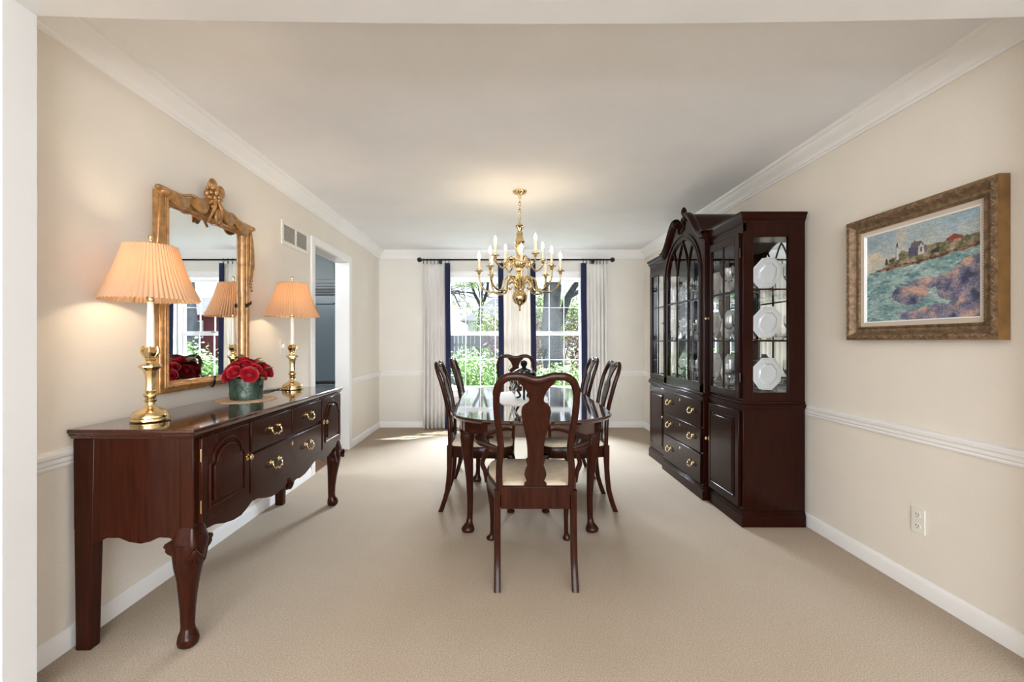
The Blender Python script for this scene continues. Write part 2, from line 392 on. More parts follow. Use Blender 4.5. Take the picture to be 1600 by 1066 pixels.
for (a, b) in ((-2.66, -2.20), (-3.08, -2.68)):
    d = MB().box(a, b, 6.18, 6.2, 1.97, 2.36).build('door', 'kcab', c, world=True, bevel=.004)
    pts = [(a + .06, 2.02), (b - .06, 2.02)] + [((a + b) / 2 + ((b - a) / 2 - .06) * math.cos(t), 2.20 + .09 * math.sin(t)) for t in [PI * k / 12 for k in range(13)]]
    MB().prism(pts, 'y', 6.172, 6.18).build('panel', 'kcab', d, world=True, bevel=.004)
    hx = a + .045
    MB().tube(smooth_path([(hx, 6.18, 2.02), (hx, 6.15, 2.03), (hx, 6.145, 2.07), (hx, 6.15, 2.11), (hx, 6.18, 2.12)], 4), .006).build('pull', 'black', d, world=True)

# ------------------------------------------------------------------ windows
def window(name, x0, x1):
    e = bpy.data.objects.new(name, None); C.objects.link(e); e.location = ((x0 + x1) / 2, YB + .06, OZ0); struct(e)
    y0, y1 = YB + .055, YB + .085
    m = MB(); z0, z1, zm = .556, 2.01, 1.29
    m.box(x0 - .045, x0 - .028, YB + .0, YB + .15, OZ0, OZ1).box(x1 + .028, x1 + .045, YB, YB + .15, OZ0, OZ1).box(x0 - .045, x1 + .045, YB, YB + .15, z1 + .03, OZ1)
    m.build('window_frame', 'trim', e, world=True, smooth=False)
    for nm, za, zb_, yy in (('upper_sash', zm, z1, y0 + .02), ('lower_sash', z0, zm - .0, y0)):
        m = MB()
        m.box(x0 - .03, x0, yy, yy + .03, za - .03, zb_ + .03).box(x1, x1 + .03, yy, yy + .03, za - .03, zb_ + .03)
        m.box(x0, x1, yy, yy + .03, za - .03, za + .004).box(x0, x1, yy, yy + .03, zb_ - .004, zb_ + .03)
        for k in (1, 2, 3):
            xx = x0 + (x1 - x0) * k / 4; m.box(xx - .005, xx + .005, yy + .004, yy + .026, za, zb_)
        zz = (za + zb_) / 2; m.box(x0, x1, yy + .004, yy + .026, zz - .005, zz + .005)
        sa = m.build(nm, 'opening', e, world=True, smooth=False)
        MB().box(x0, x1, yy + .013, yy + .017, za, zb_).build('glass', 'pane', sa, world=True, smooth=False)
    MB().box((x0 + x1) / 2 - .03, (x0 + x1) / 2 + .03, y0 - .012, y0 + .012, zm + .01, zm + .03).build('latch', 'brass_d', e, world=True, bevel=.003)
window('window_1', -.70, .125); window('window_2', .257, 1.08)
m = MB().box(.17, .212, YB, YB + .15, OZ0, OZ1)
m.box(OX0 - .085, OX0, YB - .02, YB, OZ0 - .04, OZ1 + .07).box(OX1, OX1 + .085, YB - .02, YB, OZ0 - .04, OZ1 + .07).box(OX0 - .085, OX1 + .085, YB - .022, YB, OZ1, OZ1 + .07)
m.box(OX0 - .095, OX1 + .095, YB - .03, YB, OZ1 + .065, OZ1 + .085)
m.box(OX0 - .10, OX1 + .10, YB - .045, YB + .055, OZ0 - .005, OZ0 + .022).box(OX0 - .08, OX1 + .08, YB - .018, YB, OZ0 - .08, OZ0 - .005)
struct(m.build('trim_8', 'trim', bevel=.004))

# ------------------------------------------------------------------ curtain rod and curtains
RY, RZ = 6.13, 2.28
r = thing('curtain_rod', 'long black curtain rod with ball finials above the two windows', 'curtain rod', (.2, RY, RZ))
MB().tube([(-1.08, RY, RZ), (1.48, RY, RZ)], .0115, 12).build('pole', 'black', r, world=True)
for x in (-1.10, 1.50): MB().ball((x, RY, RZ), .032, 16, 12).build('finial', 'black', r, world=True)
for x in (-.83, .22, 1.25):
    MB().box(x - .012, x + .012, RY, YB - .001, RZ - .03, RZ - .014).box(x - .02, x + .02, YB - .012, YB - .001, RZ - .07, RZ + .02).tube([(x, RY + .018 * math.cos(a), RZ + .018 * math.sin(a)) for a in [PI + PI * k / 8 for k in range(9)]], .005).build('bracket', 'black', r, world=True)
def curtain(x0, x1, label, trims, nf):
    e = thing('curtain', label, 'curtain', ((x0 + x1) / 2, RY, 0), group='white curtains on the black rod')
    n = 16 * nf; rows = [0.012, .3, .8, 1.4, 1.9, 2.1, 2.16, 2.225]
    vs = []; fs = []
    def pos(i, z):
        t = i / n; amp = .040 if z < 2.05 else .018 * (1 + .2 * math.sin(i))
        flare = 1 + .02 * (2.2 - z)
        xm = (x0 + x1) / 2
        return (xm + (x0 + (x1 - x0) * t - xm) * flare + .006 * math.sin(t * nf * 4 * PI + z), RY + amp * math.cos(2 * PI * nf * t) * (.8 + .25 * math.sin(7 * t + z)), z)
    def sheet(i0, i1, name, mat):
        vs = [pos(i, z) for z in rows for i in range(i0, i1 + 1)]; w_ = i1 - i0 + 1
        fs = [(r_ * w_ + i, r_ * w_ + i + 1, (r_ + 1) * w_ + i + 1, (r_ + 1) * w_ + i) for r_ in range(len(rows) - 1) for i in range(w_ - 1)]
        return MB().add(vs, fs).build(name, mat, e, world=True, solid=.003, ang=80)
    sheet(0, n, 'fabric', 'curtain')
    for (a, b) in trims:
        m = MB(); k = 8; rr = [0.01, .5, 1.2, 1.8, 2.226]
        vs = []
        for z in rr:
            for q in range(k + 1):
                vs.append((a + (b - a) * q / k + (.006 * math.sin(2.2 * z)), RY - .052 - .008 * math.sin(PI * q / k), z))
        fs = [(i * (k + 1) + q, i * (k + 1) + q + 1, (i + 1) * (k + 1) + q + 1, (i + 1) * (k + 1) + q) for i in range(len(rr) - 1) for q in range(k)]
        m.add(vs, fs).build('navy_band', 'navy', e, world=True, solid=.004)['label'] = 'navy blue edge band'
    for k in range(nf + 1):
        xx = x0 + (x1 - x0) * (k + .1) / (nf + .2)
        m = MB().tube([(xx, RY + .021 * math.cos(a), RZ - .006 + .021 * math.sin(a)) for a in [2 * PI * q / 16 for q in range(16)]], .0028, 6, closed=True)
        m.box(xx - .004, xx + .004, RY - .005, RY + .005, RZ - .055, RZ - .026)
        m.build('ring', 'black', e, world=True)
curtain(-1.05, -.70, 'white pleated curtain with one navy edge, left of the left window', [(-.745, -.675)], 7)
curtain(.0, .44, 'narrow white curtain with navy edges between the two windows', [(-.035, .035), (.395, .465)], 7)
curtain(1.10, 1.43, 'white pleated curtain with one navy edge, right of the right window', [(1.07, 1.145)], 7)

# ------------------------------------------------------------------ wall fittings
def plate_on(name, label, wall, a, z, w_=.07, h=.115):
    e = thing(name, label, 'outlet' if 'outlet' in name else 'switch', (0, 0, 0))
    if wall == 'right': e.location = (XR, a, z); e.rotation_euler = (0, 0, PI)
    elif wall == 'left': e.location = (XL, a, z)
    else: e.location = (a, YB, z); e.rotation_euler = (0, 0, -PI / 2)
    MB().box(0.0005, .006, -w_ / 2, w_ / 2, -h / 2, h / 2).build('cover_plate', 'plastic', e, bevel=.002)
    if 'outlet' in name:
        for s in (-1, 1):
            so = MB().prism([(.016 * math.cos(t), s * .026 + .014 * math.sin(t)) for t in [2 * PI * k / 16 for k in range(16)]], 'x', .005, .0085).build('socket', 'plastic', e)
            MB().box(.008, .0092, -.008, -.005, s * .026, s * .026 + .009).box(.008, .0092, .005, .008, s * .026, s * .026 + .009).box(.008, .0092, -.002, .002, s * .026 - .009, s * .026 - .005).build('slot', 'slot', so)
    return e
plate_on('wall_outlet', 'white double outlet low on the right wall nearest the camera', 'right', 2.14, .34)
plate_on('wall_outlet', 'small white outlet low on the left wall by the far corner', 'left', 5.9, .35)
plate_on('wall_outlet', 'small white outlet on the back wall right of the curtains', 'back', 1.63, .37)
e = plate_on('dimmer_switch', 'white round-knob dimmer plate on the left wall behind the far lamp', 'left', 3.47, 1.14, .075, .12)
MB().prism([(.018 * math.cos(t), .018 * math.sin(t)) for t in [2 * PI * k / 20 for k in range(20)]], 'x', .005, .022).build('knob', 'plastic', e, bevel=.002)
v = thing('air_vent', 'white louvred air vent high on the left wall beside the doorway', 'vent', (XL, 3.69, 2.018))
m = MB().box(XL + .0005, XL + .010, 3.45, 3.93, 1.925, 1.955).box(XL + .0005, XL + .010, 3.45, 3.93, 2.083, 2.112).box(XL + .0005, XL + .010, 3.45, 3.478, 1.955, 2.083).box(XL + .0005, XL + .010, 3.902, 3.93, 1.955, 2.083).box(XL + .0005, XL + .010, 3.68, 3.70, 1.955, 2.083)
m.build('frame', 'plastic', v, world=True)
MB().box(XL + .0002, XL + .001, 3.478, 3.902, 1.955, 2.083)  .build('backing', 'vback', v, world=True)
for (a, b) in ((3.478, 3.68), (3.70, 3.902)):
    m = MB()
    for k in range(11):
        z = 1.958 + k * .0117; m.add([(XL + .002, a, z + .007), (XL + .009, a, z), (XL + .009, b, z), (XL + .002, b, z + .007), (XL + .002, a, z + .0085), (XL + .009, a, z + .0015), (XL + .009, b, z + .0015), (XL + .002, b, z + .0085)],
            [(0, 1, 2, 3), (7, 6, 5, 4), (0, 4, 5, 1), (1, 5, 6, 2), (2, 6, 7, 3), (3, 7, 4, 0)])
    m.build('louvres', 'plastic', v, world=True)

# ------------------------------------------------------------------ shared furniture hardware
def basis(pos, facing):
    """local +y = out of the furniture face, x along the face"""
    f = Vector(facing).normalized(); up = Vector((0, 0, 1)); rgt = f.cross(up)
    return Matrix(((rgt.x, f.x, up.x, pos[0]), (rgt.y, f.y, up.y, pos[1]), (rgt.z, f.z, up.z, pos[2]), (0, 0, 0, 1)))
def bail_pull(pos, facing, parent, wd=.042):
    m = MB(); m.xf = basis(pos, facing)
    out = []
    for (x, z) in ((-1.35, .0), (-1.2, .35), (-.8, .3), (-.55, .55), (0, .5), (.55, .55), (.8, .3), (1.2, .35), (1.35, 0), (1.1, -.3), (.6, -.3), (.3, -.6), (0, -.5), (-.3, -.6), (-.6, -.3), (-1.1, -.3)): out.append((x * wd, z * wd))
    for s in (-1, 1):
        m.ball((s * wd, .012, 0), .007, 10, 8); m.tube([(s * wd, 0, 0), (s * wd, .003, 0)], .0115, 14); m.tube([(s * wd, 0, 0), (s * wd, .014, 0)], .004)
    m.tube(smooth_path([(-wd, .012, 0), (-wd * 1.08, .020, -.016), (-wd * .8, .024, -.032), (-wd * .45, .026, -.028), (0, .027, -.038), (wd * .45, .026, -.028), (wd * .8, .024, -.032), (wd * 1.08, .020, -.016), (wd, .012, 0)], 4), .004, 8)
    h = m.build('handle', 'brass', parent, world=True); h['label'] = 'brass bail handle'; return h
def knob(pos, facing, parent, r=.011):
    m = MB(); X = basis(pos, facing); m.xf = X @ Matrix.Rotation(-PI / 2, 4, 'X')
    m.lathe([(.0, 0), (r * 1.2, 0), (r * 1.2, .002), (r * .45, .004), (r * .4, .012), (r, .017), (r * 1.05, .021), (r * .7, .026), (0, .027)], n=16)
    h = m.build('knob', 'brass', parent, world=True); h['label'] = 'small brass knob'; return h
def keyhole(pos, facing, parent):
    m = MB(); m.xf = basis(pos, facing)
    m.prism([(.008 * math.cos(t) * (1 - .25 * math.sin(t)), .013 * math.sin(t)) for t in [2 * PI * k / 14 for k in range(14)]], 'y', 0, .002)
    m.build('escutcheon', 'brass', parent, world=True)
def cabriole(x, y, h, dx, dy, s=1.0, n=16):
    d = math.hypot(dx, dy); dx, dy = dx / d, dy / d
    P = [(0, .008, .026), (.012, .012, .034), (.035, .014, .035), (.06, .010, .026), (.085, .004, .018), (.14, 0, .0155), (.3, -.002, .0165), (.5, .002, .020), (.66, .010, .026), (.8, .018, .033), (.9, .020, .037), (.96, .016, .036), (1, .010, .034)]
    return [(x + dx * o * s, y + dy * o * s, t * h, r_ * s, r_ * s, 2.2 if t < .8 else 2.6) for t, o, r_ in P]
def arch_poly(a, b, z0, z1, rise, n=14, shoulder=.0):
    c = (a + b) / 2; hw = (b - a) / 2 - shoulder
    pts = [(a, z0), (b, z0)]
    if shoulder: pts += [(b, z1 - rise - .01), (b - shoulder * .4, z1 - rise)]
    pts += [(c + hw * math.cos(t), z1 - rise + rise * math.sin(t)) for t in [PI * k / n for k in range(n + 1)]]
    if shoulder: pts += [(a + shoulder * .4, z1 - rise), (a, z1 - rise - .01)]
    return pts

# ------------------------------------------------------------------ sideboard
SX, SY0, SY1 = -1.177, 1.74, 3.32
sb = thing('sideboard', 'long mahogany sideboard on cabriole legs along the left wall', 'sideboard', (-1.40, 2.53, 0))
top = [(.0, .812), (.006, .812), (.010, .820), (.016, .824), (.018, .832), (.024, .838), (.024, .846), (.020, .850), (0, .850)]
m = MB(); rings = []
for (o, z) in top[1:-1]:
    rings.append((o, z))
vs = []; fs = []
for o, z in rings:
    X0, X1, Y0, Y1 = -1.640, SX + o * .75, SY0 - o, SY1 + o
    vs += [(X0, Y0, z), (X1 - .0, Y0, z), (X1, Y1, z), (X0, Y1, z)]
for i in range(len(rings) - 1):
    for k in range(4): fs.append((i * 4 + k, i * 4 + (k + 1) % 4, i * 4 + 4 + (k + 1) % 4, i * 4 + 4 + k))
fs += [(3, 2, 1, 0), tuple((len(rings) - 1) * 4 + k for k in range(4))]
m.add(vs, fs).build('top', 'mahog_h', sb, world=True, bevel=.0015)
MB().box(-1.635, SX, SY0, SY1, .465, .812).build('case', 'mahog', sb, world=True, bevel=.002)
# scalloped front apron and end panels
C0 = (SY0 + SY1) / 2
def apz(u):
    a = abs(u - C0)
    z = interp([(0, .362), (.05, .370), (.06, .388), (.09, .392), (.13, .384), (.2, .388), (.27, .405), (.33, .424), (.38, .428), (.42, .412), (.47, .396), (.53, .398), (.60, .412), (.66, .432), (.72, .436), (.79, .43)], a)
    return z
us = [SY0 + .05 + (SY1 - SY0 - .1) * i / 120 for i in range(121)]
MB().strips(us, apz, lambda u: .8115, SX - .022, SX + .0008).build('apron', 'mahog', sb, world=True, ang=50)
m = MB()
for k in range(-3, 4):
    a = k * .30; m.tube([(SX + .001, C0 + .008 * math.sin(a), .405), (SX + .008, C0 + .022 * math.sin(a), .405 - .022 * math.cos(a)), (SX + .004, C0 + .042 * math.sin(a), .405 - .042 * math.cos(a))], .0055, 8)
m.ball((SX + .003, C0, .412), .011)
m.build('shell_carving', 'mahog', sb, world=True)
for yy, s in ((SY0, 1), (SY1, -1)):
    m = MB(); ya, yb = sorted((yy - s * .0012, yy + s * .018)); n = 60; vs = []; fs = []
    x0, x1 = -1.56, SX - .05
    for i in range(n + 1):
        x = x0 + (x1 - x0) * i / n; t = i / n
        z = interp([(0, .405), (.08, .418), (.16, .432), (.30, .432), (.42, .416), (.55, .410), (.66, .418), (.76, .434), (.88, .432), (.96, .412), (1, .405)], t)
        vs += [(x, ya, z), (x, ya, .8115), (x, yb, .8115), (x, yb, z)]
    for i in range(n):
        for j in range(4): fs.append((4 * i + j, 4 * i + (j + 1) % 4, 4 * i + 4 + (j + 1) % 4, 4 * i + 4 + j))
    fs += [(0, 3, 2, 1), tuple(4 * n + j for j in range(4))]
    m.add(vs, fs).build('end_panel', 'mahog', sb, world=True, ang=50)
for yy, s in ((SY0, 1), (SY1, -1)):
    # square rear leg
    a, b = (yy, yy + s * .05)
    m = MB(); m.add([(-1.628, yy - s * .0, .0), (-1.572, yy, .0), (-1.572, yy + s * .045, 0), (-1.628, yy + s * .045, 0), (-1.635, yy - s * .003, .8115), (-1.553, yy - s * .003, .8115), (-1.553, b, .8115), (-1.635, b, .8115)],
                    [(0, 1, 2, 3), (7, 6, 5, 4), (0, 4, 5, 1), (1, 5, 6, 2), (2, 6, 7, 3), (3, 7, 4, 0)])
    m.build('leg', 'mahog', sb, world=True, bevel=.003)
    # cabriole front leg
    m = MB().loft([(x, y, z, rx, ry, e_) for x, y, z, rx, ry, e_ in [(SX - .045 + o_ * .7, yy + s * (.035 - o_ * .7), t_ * .405, r_, r_, 2.3 if t_ < .7 else 2.8) for t_, o_, r_ in ((0, .004, .026), (.02, .006, .034), (.06, .007, .037), (.11, .005, .033), (.15, 0, .025), (.2, -.002, .0235), (.35, -.001, .026), (.5, .003, .031), (.65, .009, .038), (.78, .014, .045), (.88, .016, .049), (1, .010, .048))]], 20)
    # knee block and brackets
    cx, cy = SX - .035, yy + s * .035
    m.loft([(cx + .012, cy - s * .012, .352, .040, .040, 3), (cx + .005, cy - s * .005, .385, .048, .048, 4), (cx, cy, .405, .050, .050, 6), (cx, cy, .47, .035, .035, 8)], 20)
    for (ux, uy) in ((-1, 0), (0, s)):
        P = [(-.02, .0), (.040, .0), (.047, -.012), (.038, -.022), (.040, -.030), (.030, -.040), (.016, -.046), (0, -.085), (-.02, -.10)]
        if ux: m.prism([(cx - .035 - p, .407 + q) for p, q in P], 'y', yy + s * .001, yy + s * .046)
        else: m.prism([(cy + s * (.035 + p), .407 + q) for p, q in P], 'x', SX - .046, SX + .003)
    lg = m.build('leg', 'mahog', sb, world=True, ang=60)
    m = MB(); kx, ky = SX + .005, yy - s * .005
    for k in range(-2, 3):
        a = k * .32
        dxy = Vector((1, s, 0)).normalized(); out = Vector((1, -s, 0)).normalized()
        P = [Vector((SX - .012, yy + s * .012, .375)) + out * .038 + dxy * math.sin(a) * q + Vector((0, 0, -math.cos(a) * q + .015)) + out * (.006 if q < .035 else -.004) for q in (.0, .02, .042, .055)]
        m.tube(P, lambda t: .0065 * (1 - .4 * t), 8)
    m.build('shell_carving', 'mahog', lg, world=True)
FZ0, FZ1 = .474, .806
def sb_door(y0, y1, ky, hy):
    d = MB().box(SX, SX + .016, y0, y1, FZ0, FZ1).build('door', 'mahog', sb, world=True, bevel=.003)
    a, b = y0 + .055, y1 - .055
    m = MB()
    out = arch_poly(a - .012, b + .012, FZ0 + .045, FZ1 - .03, .075, shoulder=.02)
    m.sweep([(SX + .017, p, q) for p, q in out], lambda i: (.006, .006), (1, 0, 0), 2, 8, closed=True)
    m.build('bead', 'mahog', d, world=True)
    MB().prism(arch_poly(a + .012, b - .012, FZ0 + .067, FZ1 - .052, .065, shoulder=.018), 'x', SX + .012, SX + .026).build('raised_panel', 'mahog', d, world=True, bevel=.009)
    knob((SX + .016, ky, .655), (1, 0, 0), d, .013)
    for z in (.54, .74): MB().tube([(SX + .012, hy, z - .025), (SX + .012, hy, z + .025)], .0028).build('hinge', 'brass', d, world=True)
sb_door(1.768, 2.10, 2.08, 1.766); sb_door(2.96, 3.292, 2.98, 3.294)
for (y0, y1, z0, z1, hs) in ((2.118, 2.524, .668, FZ1, (0,)), (2.536, 2.942, .668, FZ1, (0,)), (2.118, 2.942, FZ0, .652, (-.2, .2))):
    d = MB().box(SX, SX + .016, y0, y1, z0, z1).build('drawer', 'mahog', sb, world=True, bevel=.004)
    for h in hs: bail_pull((SX + .016, (y0 + y1) / 2 + h, (z0 + z1) / 2 + .012), (1, 0, 0), d)
    if len(hs) == 2: keyhole((SX + .016, (y0 + y1) / 2, z1 - .035), (1, 0, 0), d)

# ------------------------------------------------------------------ table lamps
TZ = .850
def table_lamp(x, y, label, cord_pts):
    t = thing('table_lamp', label, 'lamp', (x, y, TZ), group='brass lamps on the sideboard'); t.scale = (.83, .83, 1)
    MB().lathe([(0, 0), (.082, 0), (.086, .005), (.085, .012), (.080, .015), (.081, .022), (.077, .030), (.066, .040), (.046, .050), (.030, .058), (.022, .068), (.021, .078), (.027, .082), (.028, .088), (.022, .092), (.024, .10), (.032, .106), (.032, .112), (.022, .118), (.025, .124), (.022, .130)], n=40,
               mod=lambda a, i: 1 + (.02 * math.cos(24 * a) if 3 < i < 9 else 0)).build('base', 'brass', t)
    MB().lathe([(.022, .128), (.021, .16), (.024, .19), (.032, .212), (.044, .222), (.050, .226), (.050, .231), (.038, .238), (.022, .244), (.018, .252)], n=8).build('stem', 'brass', t, ang=20)
    m = MB().lathe([(.018, .25), (.024, .258), (.020, .266), (.03, .276), (.036, .288), (.030, .300), (.022, .308)], n=24, mod=lambda a, i: 1 + .08 * math.cos(6 * a))
    for k in range(6):
        a = k * PI / 3; m.tube([(.024 * math.cos(a), .024 * math.sin(a), .268), (.040 * math.cos(a), .040 * math.sin(a), .290), (.034 * math.cos(a), .034 * math.sin(a), .310), (.028 * math.cos(a), .028 * math.sin(a), .300)], .006, 8)
    m.build('candle_cup', 'brass', t)
    MB().lathe([(.018, .30), (.0165, .40), (.014, .50), (.014, .535), (0, .536)], n=20).build('candle_column', 'ivory', t)['label'] = 'ivory candle-like column'
    MB().lathe([(.016, .50), (.018, .505), (.018, .53), (.012, .545), (.010, .56)], n=16).build('socket', 'brass', t)
    MB().ball((0, 0, .605), .028, 16, 12, (1, 1, 1.3)).build('bulb', 'bulb', t)
    # harp and finial
    m = MB(); 
    m.tube(smooth_path([(0, .012, .545), (0, .045, .58), (0, .05, .65), (0, .03, .725), (0, 0, .742), (0, -.03, .725), (0, -.05, .65), (0, -.045, .58), (0, -.012, .545)], 5), .002, 6)
    m.build('harp', 'brass', t)
    MB().lathe([(0, .742), (.010, .744), (.012, .750), (.005, .754), (.005, .760), (.011, .766), (.012, .774), (.008, .782), (0, .785)], n=16).build('finial', 'brass', t)
    n = 64 * 6; m = MB(); vs = []; fs = []
    rows = [(.212, .505), (.185, .555), (.158, .610), (.136, .665), (.112, .735)]
    for r_, z in rows:
        for k in range(n):
            a = 2 * PI * k / n; rr = r_ * (1 + .022 * math.cos(64 * a)); vs.append((rr * math.cos(a), rr * math.sin(a), z + (.0025 * math.cos(64 * a) if z < .51 else 0)))
    for i in range(len(rows) - 1):
        for k in range(n): fs.append((i * n + k, i * n + (k + 1) % n, (i + 1) * n + (k + 1) % n, (i + 1) * n + k))
    sh = m.add(vs, fs).build('lamp_shade', 'shade', t, ang=180); sh['label'] = 'pleated tan shade, lit from inside'
    m = MB()
    for k in range(3):
        a = 2 * PI * k / 3 + .3; m.tube([(0, 0, .742), (.11 * math.cos(a), .11 * math.sin(a), .733)], .0015, 6)
    m.tube([(.1115 * math.cos(a), .1115 * math.sin(a), .734) for a in [2 * PI * k / 40 for k in range(40)]], .0018, 6, closed=True)
    m.build('spider', 'brass', sh)
    MB().tube(smooth_path(cord_pts, 6), .003, 6).build('cord', 'cord', t)
    l = light('lamp_bulb_light', 'POINT', (x, y, TZ + .605), 3.4, (1, .78, .54), shadow_soft_size=.03)
table_lamp(-1.475, 1.915, 'brass lamp with lit pleated shade nearest the camera, at the near end of the sideboard', [(-.075, 0, .006), (-.11, .03, .004), (-.14, .06, .004), (-.11, .12, .004), (-.16, .2, .004)])
table_lamp(-1.45, 3.16, 'brass lamp with lit pleated shade at the far end of the sideboard by the doorway', [(-.07, -.02, .006), (-.12, -.08, .004), (-.15, -.26, .004), (-.12, -.34, .004), (-.09, -.22, .004), (-.12, .02, .004)])

# ------------------------------------------------------------------ roses in a pot on a doily
FXc, FYc = -1.455, 2.60
n = 120
m = MB(); vs = [(FXc, FYc, TZ + .0005)]; fs = []
for k in range(n):
    a = 2 * PI * k / n; rr = .165 * (1 + .03 * math.cos(20 * a)); vs.append((FXc + rr * .92 * math.cos(a), FYc + rr * math.sin(a), TZ + .0006))
vs2 = [(x, y, z + .003) for x, y, z in vs]
for k in range(n): fs.append((0, 1 + k, 1 + (k + 1) % n))
m.add(vs + vs2, fs + [tuple(i + n + 1 for i in f) for f in fs] + [(1 + k, 1 + (k + 1) % n, n + 2 + (k + 1) % n, n + 2 + k) for k in range(n)])
tag(m.build('doily', 'doily'), 'round beige lace doily under the rose pot on the sideboard', 'doily')
fl = thing('rose_arrangement', 'red roses in a dark green leaf-embossed pot on the sideboard', 'flowers', (FXc, FYc, TZ + .004))
m = MB(); secs = []
for z, r_ in ((0, .068), (.004, .073), (.04, .076), (.08, .078), (.115, .080), (.122, .079), (.118, .072), (.10, .07)): secs.append((0, 0, z, r_, r_, 3.2))
m.loft(secs, 32)
for ring, zz in ((0, .0), (1, .035), (2, .07)):
    for k in range(10):
        a = 2 * PI * (k + .5 * ring) / 10; ca, sa = math.cos(a), math.sin(a); rr = .076
        def P(w_, h_, o_): return ((rr + o_) * ca - w_ * sa, (rr + o_) * sa + w_ * ca, zz + h_)
        m.add([P(-.022, 0, 0), P(0, -.004, .004), P(.022, 0, 0), P(-.024, .028, .006), P(0, .032, .012), P(.024, .028, .006), P(0, .056, .008)], [(0, 1, 4, 3), (1, 2, 5, 4), (3, 4, 6), (4, 5, 6)])
m.build('pot', 'pot', fl, ang=40)
def rose(c, d, r_):
    m = MB(); q = Vector(d).normalized().to_track_quat('Z', 'Y').to_matrix().to_4x4(); m.xf = Matrix.Translation(c) @ q
    m.ball((0, 0, -.15 * r_), r_ * .6, 10, 8)
    for ring, (rad, hgt, num, wdt, open_) in enumerate([(.12, .75, 3, .35, .0), (.28, .74, 4, .45, .05), (.46, .66, 5, .55, .12), (.66, .52, 5, .68, .22), (.84, .32, 6, .72, .34)]):
        for k in range(num):
            a0 = 2 * PI * (k + .37 * ring) / num; vs = []; nu, nv = 6, 4
            for i in range(nv + 1):
                t = i / nv
                for j in range(nu + 1):
                    s_ = (j / nu - .5) * 2
                    aa = a0 + s_ * wdt / max(rad, .3) * (.5 + .5 * math.sin(PI * min(1, .25 + t * .6)))
                    rr = rad * (.35 + .65 * math.sin(t * PI * .5)) + open_ * t ** 3 + .04 * s_ * s_
                    zz = -.45 + (hgt + .45) * t - .12 * s_ * s_ * t - open_ * .35 * t ** 4
                    vs.append((r_ * rr * math.cos(aa), r_ * rr * math.sin(aa), r_ * zz))
            fs = [(i * (nu + 1) + j, i * (nu + 1) + j + 1, (i + 1) * (nu + 1) + j + 1, (i + 1) * (nu + 1) + j) for i in range(nv) for j in range(nu)]
            m.add(vs, fs)
    return m.build('rose', 'rose', fl, ang=180)
for (x, y, z, r_) in ((.07, -.095, .145, .040), (.085, .0, .14, .036), (.06, .10, .155, .044), (.02, -.05, .195, .038), (.03, .045, .195, .038), (-.02, 0, .215, .038), (-.03, -.08, .18, .036),
                      (-.03, .085, .185, .036), (-.08, -.03, .16, .036), (-.08, .04, .155, .036), (.075, -.045, .172, .034), (.078, .052, .165, .032), (-.04, -.11, .14, .034), (-.02, .12, .145, .034), (0, -.12, .16, .034)):
    rose((x, y, z), (x * 1.1, y * 1.1, z - .09), r_)
def leaf(c, d, l_, wd):
    m = MB(); q = Vector(d).normalized().to_track_quat('Y', 'Z').to_matrix().to_4x4(); m.xf = Matrix.Translation(c) @ q
    vs = []; N_ = 6
    for i in range(N_ + 1):
        t = i / N_; ww = wd * math.sin(PI * min(1, t * .96 + .04)) ** .8
        vs += [(-ww, l_ * t, .15 * ww - .2 * l_ * t * t), (0, l_ * t, -.2 * ww - .2 * l_ * t * t), (ww, l_ * t, .15 * ww - .2 * l_ * t * t)]
    fs = [(3 * i + j, 3 * i + j + 1, 3 * i + 4 + j, 3 * i + 3 + j) for i in range(N_) for j in (0, 1)]
    m.add(vs, fs).build('leaf', 'leaf', fl, solid=.0008)
for c_, d_ in (((.05, -.01, .20), (.8, .1, .5)), ((.07, -.06, .18), (.6, -.9, .2)), ((0, .09, .21), (.3, 1, .7)), ((0, .12, .20), (.5, 1, .2)), ((-.02, -.05, .235), (0, -1, .4)), ((.08, -.03, .135), (1, -.4, -.2)), ((-.05, .05, .22), (-.5, .5, .8)), ((.085, .02, .17), (1, .6, .4))):
    leaf(c_, d_, .055, .017)

# ------------------------------------------------------------------ gilt mirror
mr = thing('wall_mirror', 'tall mirror in carved gilt drapery frame on the left wall', 'mirror', (XL, 2.56, 1.42))
GY0, GY1, GZ0, GZ1 = 2.235, 2.89, .985, 1.856
MB().box(XL + .004, XL + .016, GY0 - .01, GY1 + .01, GZ0 - .01, GZ1 + .01).build('mirror_glass', 'mirror', mr, world=True, smooth=False)
m = MB()
prof = [(0, .0), (.0, .022), (.008, .030), (.018, .044), (.034, .048), (.046, .040), (.052, .028), (.056, .028), (.058, .0)]
def frame_rect(m, y0, y1, z0, z1, prof, xs, sgn=1):
    """mitred frame; prof (offset outward, height out of wall)"""
    vs = []; n_ = len(prof); fs = []
    for (cy, cz, sy, sz) in ((y0, z0, -1, -1), (y1, z0, 1, -1), (y1, z1, 1, 1), (y0, z1, -1, 1)):
        for o_, h_ in prof: vs.append((xs + sgn * h_, cy + sy * o_, cz + sz * o_))
    for c_ in range(4):
        for i in range(n_):
            j = (i + 1) % n_; d = (c_ + 1) % 4
            fs.append((c_ * n_ + i, c_ * n_ + j, d * n_ + j, d * n_ + i))
    m.add(vs, fs)
frame_rect(m, GY0, GY1, GZ0, GZ1, prof, XL + .002)
# reeding on the frame
for yy in (GY0 - .018, GY0 - .034, GY1 + .018, GY1 + .034): m.tube([(XL + .046, yy, GZ0 - .03), (XL + .046, yy, GZ1 + .03)], .006, 8)
for zz in (GZ0 - .026,): m.tube([(XL + .046, GY0 - .03, zz), (XL + .046, GY1 + .03, zz)], .009, 8)
m.build('frame', 'gilt', mr, world=True, ang=50)
m = MB()
fx = XL + .045; yc = (GY0 + GY1) / 2
